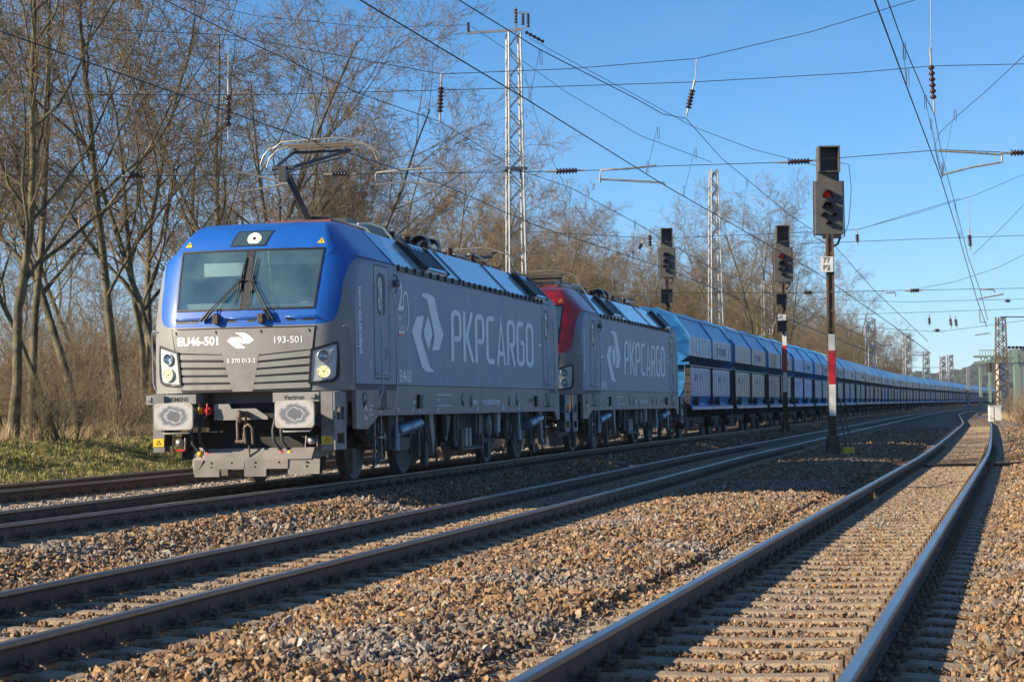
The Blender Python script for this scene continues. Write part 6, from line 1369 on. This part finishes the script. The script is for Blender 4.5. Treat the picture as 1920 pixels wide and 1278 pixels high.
SHT = pm('pale_dry_shoots', (.42, .32, .20), (.27, .19, .125), .8, .85)
SHRUBS = []
for k in range(6):
    rg = np.random.default_rng(80+k); a, b_ = Tubes(), Tubes()
    for i in range(26):
        d_ = np.array([rg.normal()*.42, rg.normal()*.42, 1]); grow(a, b_, rg, np.array([rg.normal()*.3, rg.normal()*.3, -.1]), nrm(d_), rg.uniform(1.4, 3.4), .016, 0, SC, 0)
    SHRUBS.append((a.mesh('stems', SHT if k % 2 else BARK), b_.mesh('twigs', SHT if k % 3 == 0 else TWIG)))
def put_pair(name, parts_, names, label, cat, X, Y, s, group, zo=0., sx=1.):
    t = thing(name, label, cat, (X, Y, float(GZ(X, Y))+zo), (0, 0, rng.uniform(0, 6.28)), group); t.scale = (s*sx, s*sx, s)
    for n_, me in zip(names, parts_): link(n_, me, t)
    return t
def pxof(X, Y): 
    d = np.array([X, Y, 4.])-CAM; return 960+F*(d@RT)/(d@FW)
HT = lambda Y: float(np.interp(Y, [38, 60, 68, 78, 90, 105, 130, 170, 260, 480], [15.0, 13.6, 12.0, 10.4, 9.6, 10.6, 11.2, 12.5, 13.5, 13.]))
def region(px, Y, u):
    if px < 330: return 'bare tree in the thin wood at the left edge, beyond the grass bank'
    if px < 640: return 'bare tree in the thin wood standing behind the blue cab'
    if px < 960: return 'bare tree behind the leading locomotive roof, left of the tall lattice mast'
    if px < 1330: return 'bare tree beyond the locomotives between the tall mast and the slim white mast'
    if px < 1560: return 'bare tree beyond the wagons left of the large near signal'
    return 'small distant bare tree in the brown belt beyond the wagons'
SPOTS = []
for (px, Y, h) in ((20, 44, 15), (58, 47, 14.5), (110, 45, 13), (150, 52, 16), (225, 50, 15.5), (262, 56, 14.5), (330, 53, 14.5), (395, 58, 14), (440, 66, 14.6), (500, 60, 13.4), (545, 68, 12.6), (600, 66, 12.0), (650, 72, 11.8), (700, 74, 11.6), (745, 80, 11.8), (800, 82, 11.2), (845, 86, 11.2), (880, 98, 11.2), (925, 104, 10.2)): SPOTS.append((float(at(px, 600, Y)[0]), Y, h*(.86 if Y < 62 else .95)))
SPOTS.append((float(at(1405, 600, 172)[0]), 172, 17.0)); SPOTS.append((float(at(1365, 600, 176)[0]), 176, 14.5))
for px, Y, h in ((1440, 180, 16.2), (1392, 186, 16.6), (1425, 168, 15.8), (1470, 190, 14.5), (1560, 235, 15.5), (1600, 260, 15.)): SPOTS.append((float(at(px, 600, Y)[0]), Y, h))
for i in range(900):
    if len(SPOTS) > 225: break
    Y = float(rng.choice([rng.uniform(46, 100), rng.uniform(90, 190), rng.uniform(180, 470)], p=[.08, .40, .52])); u = -rng.uniform(10.5, 17) if Y < 82 else -rng.uniform(14, 32); X = float(X1(Y))+u/.977
    if (pxof(X, Y) < 640 and rng.random() < .7) or pxof(X, Y) < 10 or any((X-a)**2+(Y-b_)**2 < (1.9 if Y < 100 else 3.)**2 for a, b_, _ in SPOTS): continue
    if 985 < pxof(X, Y) < 1330 and Y < 140 and rng.random() < .25: continue
    SPOTS.append((X, Y, HT(Y)*rng.uniform(.9, 1.13)))
for i, (X, Y, h) in enumerate(SPOTS):
    k = int(rng.integers(0, 9)); 
    if i == 19: k = 2
    lab = region(pxof(X, Y), Y, 0)
    if i < 19: lab = '%s bare tree from the left in the front row of the wood beyond the train' % ORD[i]
    if i == 20: lab = 'bare tree close left of the tall spreading one, behind the slim white mast'
    if i == 19: lab = 'tall spreading bare tree standing above the wagons just right of the slim white mast'
    put_pair('bare_tree', TREES[k], ('trunk', 'crown'), lab, 'tree', X, Y, h/11.6, 'bare trees in the wood beside the line', sx=1.14)
n = 0
while n < 150:
    Y = float(rng.choice([rng.uniform(41, 80), rng.uniform(75, 150), rng.uniform(140, 420)], p=[.46, .3, .24])); u = -rng.uniform(8.3, 16 if Y < 80 else 26); X = float(X1(Y))+u/.977; px = pxof(X, Y)
    if px < 5: continue
    lab = 'dry leafless bush under the trees at left of the blue cab' if px < 330 else ('leafless bush among the trees behind the train' if px < 1300 else 'distant leafless bush beyond the wagons')
    put_pair('bare_shrub', SHRUBS[int(rng.integers(0, 6))], ('stems', 'twigs'), lab, 'shrub', X, Y, rng.uniform(.6, 1.25)*(.62 if Y < 62 else 1 if Y < 130 else 1.5), 'leafless bushes under the trees'); n += 1
while n < 215:
    Y = float(rng.uniform(52, 105)); u = -rng.uniform(13, 34); X = float(X1(Y))+u/.977; px = pxof(X, Y)
    if not 0 < px < 700: continue
    put_pair('bare_shrub', SHRUBS[int(rng.integers(0, 6))], ('stems', 'twigs'), 'leafless brown thicket bush deep in the wood at left, behind the front row of trees', 'shrub', X, Y, rng.uniform(.95, 1.5), 'thicket bushes deep in the wood'); n += 1
for (px, Y, s_) in ((1916, 118, .55), (1924, 100, .5), (1904, 150, .7), (1915, 170, .9), (1935, 130, .8)):
    X = float(at(px, 760, Y)[0]); put_pair('bare_shrub', SHRUBS[n % 6], ('stems', 'twigs'), 'brown leafless bush at the right edge behind the dry grass', 'shrub', X, Y, s_, 'bushes at the right edge'); n += 1
# --- grass tufts
def tuft_mesh(k, n, h, spread, mat_, wd=.006):
    rg = np.random.default_rng(200+k); mb = MB()
    for i in range(n):
        a = rg.uniform(0, 6.28); r_ = rg.uniform(0, spread*.4); x, y = r_*math.cos(a), r_*math.sin(a); hh = h*rg.uniform(.5, 1.1); b_ = rg.uniform(.1, .8)*hh*.7; a2 = rg.uniform(0, 6.28); px_, py_ = -math.sin(a2)*wd, math.cos(a2)*wd; dx, dy = math.cos(a2)*b_, math.sin(a2)*b_
        mb.add([(x-px_, y-py_, 0), (x+px_, y+py_, 0), (x+dx*.4+px_*.8, y+dy*.4+py_*.8, hh*.6), (x+dx*.4-px_*.8, y+dy*.4-py_*.8, hh*.6), (x+dx, y+dy, hh)], [(0, 1, 2, 3), (3, 2, 4)])
    return mb.mesh('tuft', mat_, recalc=False)
def grassmat(name, els):
    m, N, L, b = nodes(name); b.inputs['Roughness'].default_value = .8; oi = N.new('ShaderNodeObjectInfo'); rp = N.new('ShaderNodeValToRGB'); cr_ = rp.color_ramp
    while len(cr_.elements) < len(els): cr_.elements.new(.5)
    for e, (p, c) in zip(cr_.elements, els): e.position = p; e.color = (*c, 1)
    L.new(oi.outputs['Random'], rp.inputs[0]); L.new(rp.outputs[0], b.inputs['Base Color']); return m
GG = grassmat('green_grass', [(0, (.12, .12, .03)), (.35, (.22, .235, .06)), (.55, (.33, .29, .10)), (.75, (.40, .31, .16)), (1, (.18, .17, .055))])
DG = grassmat('dry_grass', [(0, (.50, .37, .20)), (.4, (.34, .24, .13)), (.7, (.58, .45, .26)), (1, (.26, .18, .11))])
TG = [tuft_mesh(k, 16, .11, .22, GG, .007) for k in range(5)]; TD = [tuft_mesh(20+k, 18, .55, .3, DG, .006) for k in range(5)]
def tufts(name, n, yr, ur, sc_, var, label, g3=False, pw=1.):
    Y = yr[0]+(yr[1]-yr[0])*rng.random(n)**pw; u = rng.uniform(ur[0], ur[1], n); X = (X3(Y) if g3 else X1(Y))+u/.977
    ok = np.abs(X) < .25*Y+1.5
    if g3: ok &= (X-X3(Y))*.977 > np.interp(Y, [60, 90, 200], [5., 2.7, 2.0])
    X, Y, u = X[ok], Y[ok], u[ok]
    cl = np.sin(X*2.1+Y*.9)+np.sin(X*.7-Y*1.9+2)+rng.normal(size=len(X))*.8; ok = cl > -.7; X, Y = X[ok], Y[ok]; n = len(X)
    s_ = rng.uniform(sc_[0], sc_[1], n); pts = np.stack([X, Y, GZ(X, Y)-.01], 1)
    scatter(name, pts, np.stack([rng.normal(size=n)*.15, rng.normal(size=n)*.15, rng.uniform(0, 6.28, n)], 1), np.stack([s_, s_, s_], 1), rng.integers(0, 5, n), var, label, 'grass')
tufts('bank_grass', 34000, (29, 110), (-9.6, -5.5), (.35, 1.05), TG, 'short green and yellow grass on the bank beyond the tracks', pw=1.5)
tufts('dry_bank_grass', 9000, (38, 130), (-12.5, -8.4), (.25, .75), TD, 'tall dry brown grass along the top of the bank under the trees', pw=1.4)
tufts('dry_verge_grass', 16000, (58, 260), (1.9, 13), (.5, 1.3), TD, 'dry straw coloured grass on the verge at the right edge', g3=True, pw=1.3)
for i, (px, py, Y, s_, v, lab) in enumerate(((795, 931, 32.5, 1.0, TG[0], 'small green weed growing in the ballast beside the middle track'), (737, 918, 33.5, .55, TD[1], 'single dry stalk standing in the ballast by the train track'), (1385, 1050, 16.6, .25, TD[2], 'thin dry stalk by the sleepers of the nearest track'), (690, 1150, 13, .45, TG[2], 'tiny green sprout between the stones in the foreground'), (1640, 930, 31., .4, TD[3], 'dry stalk beside the nearest rail further along'))):
    X = float(at(px, py, Y)[0]); o = link('weed', v, None, (X, Y, float(GZ(X, Y))+.01)); o.scale = (s_*.6, s_*.6, s_); tag(o, lab, 'weed')
# --- wooded hill far away
def hill():
    xs = np.arange(-900, 1500, 6.); ys = np.arange(1650, 2300, 10.); XX, YY = np.meshgrid(xs, ys)
    prof = 40+12*np.sin(XX*.011+1)+7*np.sin(XX*.027)+np.clip((XX-300)*.03, 0, 18); e = sstep(1650, 1950, YY); e = e*(1-.6*sstep(2050, 2300, YY))
    rg = np.random.default_rng(5); Z = prof*e*np.clip((XX+700)/900, .15, 1)+rg.normal(size=XX.shape)*1.5+2.5*np.sin(XX*.31+np.sin(YY*.2)*3)*np.sin(YY*.23)-2
    nx = len(xs); ny = len(ys); i, j = np.meshgrid(np.arange(ny-1), np.arange(nx-1), indexing='ij'); a = (i*nx+j).ravel(); f = np.stack([a, a+1, a+nx+1, a+nx], 1)
    me = bpy.data.meshes.new('hill'); me.from_pydata(np.stack([XX.ravel(), YY.ravel(), Z.ravel()], 1).tolist(), [], f.tolist()); me.materials.append(pm('forested_hill', (.018, .032, .020), (.035, .05, .028), .03, 1., c3=(.025, .04, .024)))
    tag(link('hill', me), kind='structure')
hill()

# --- thin winter haze: one even volume round the whole scene, its top just above the highest thing
def haze():
    m = bpy.data.materials.new('haze'); m.use_nodes = True; N = m.node_tree.nodes; N.clear()
    o = N.new('ShaderNodeOutputMaterial'); v = N.new('ShaderNodeVolumePrincipled'); v.inputs['Density'].default_value = .00010; v.inputs['Color'].default_value = (.80, .88, 1, 1); v.inputs['Anisotropy'].default_value = .1
    m.node_tree.links.new(v.outputs[0], o.inputs['Volume'])
    mb = MB(); mb.bb(-2600, 3400, -90, 3150, -6, 85); tag(obj('haze', mb, m), kind='stuff')
haze()
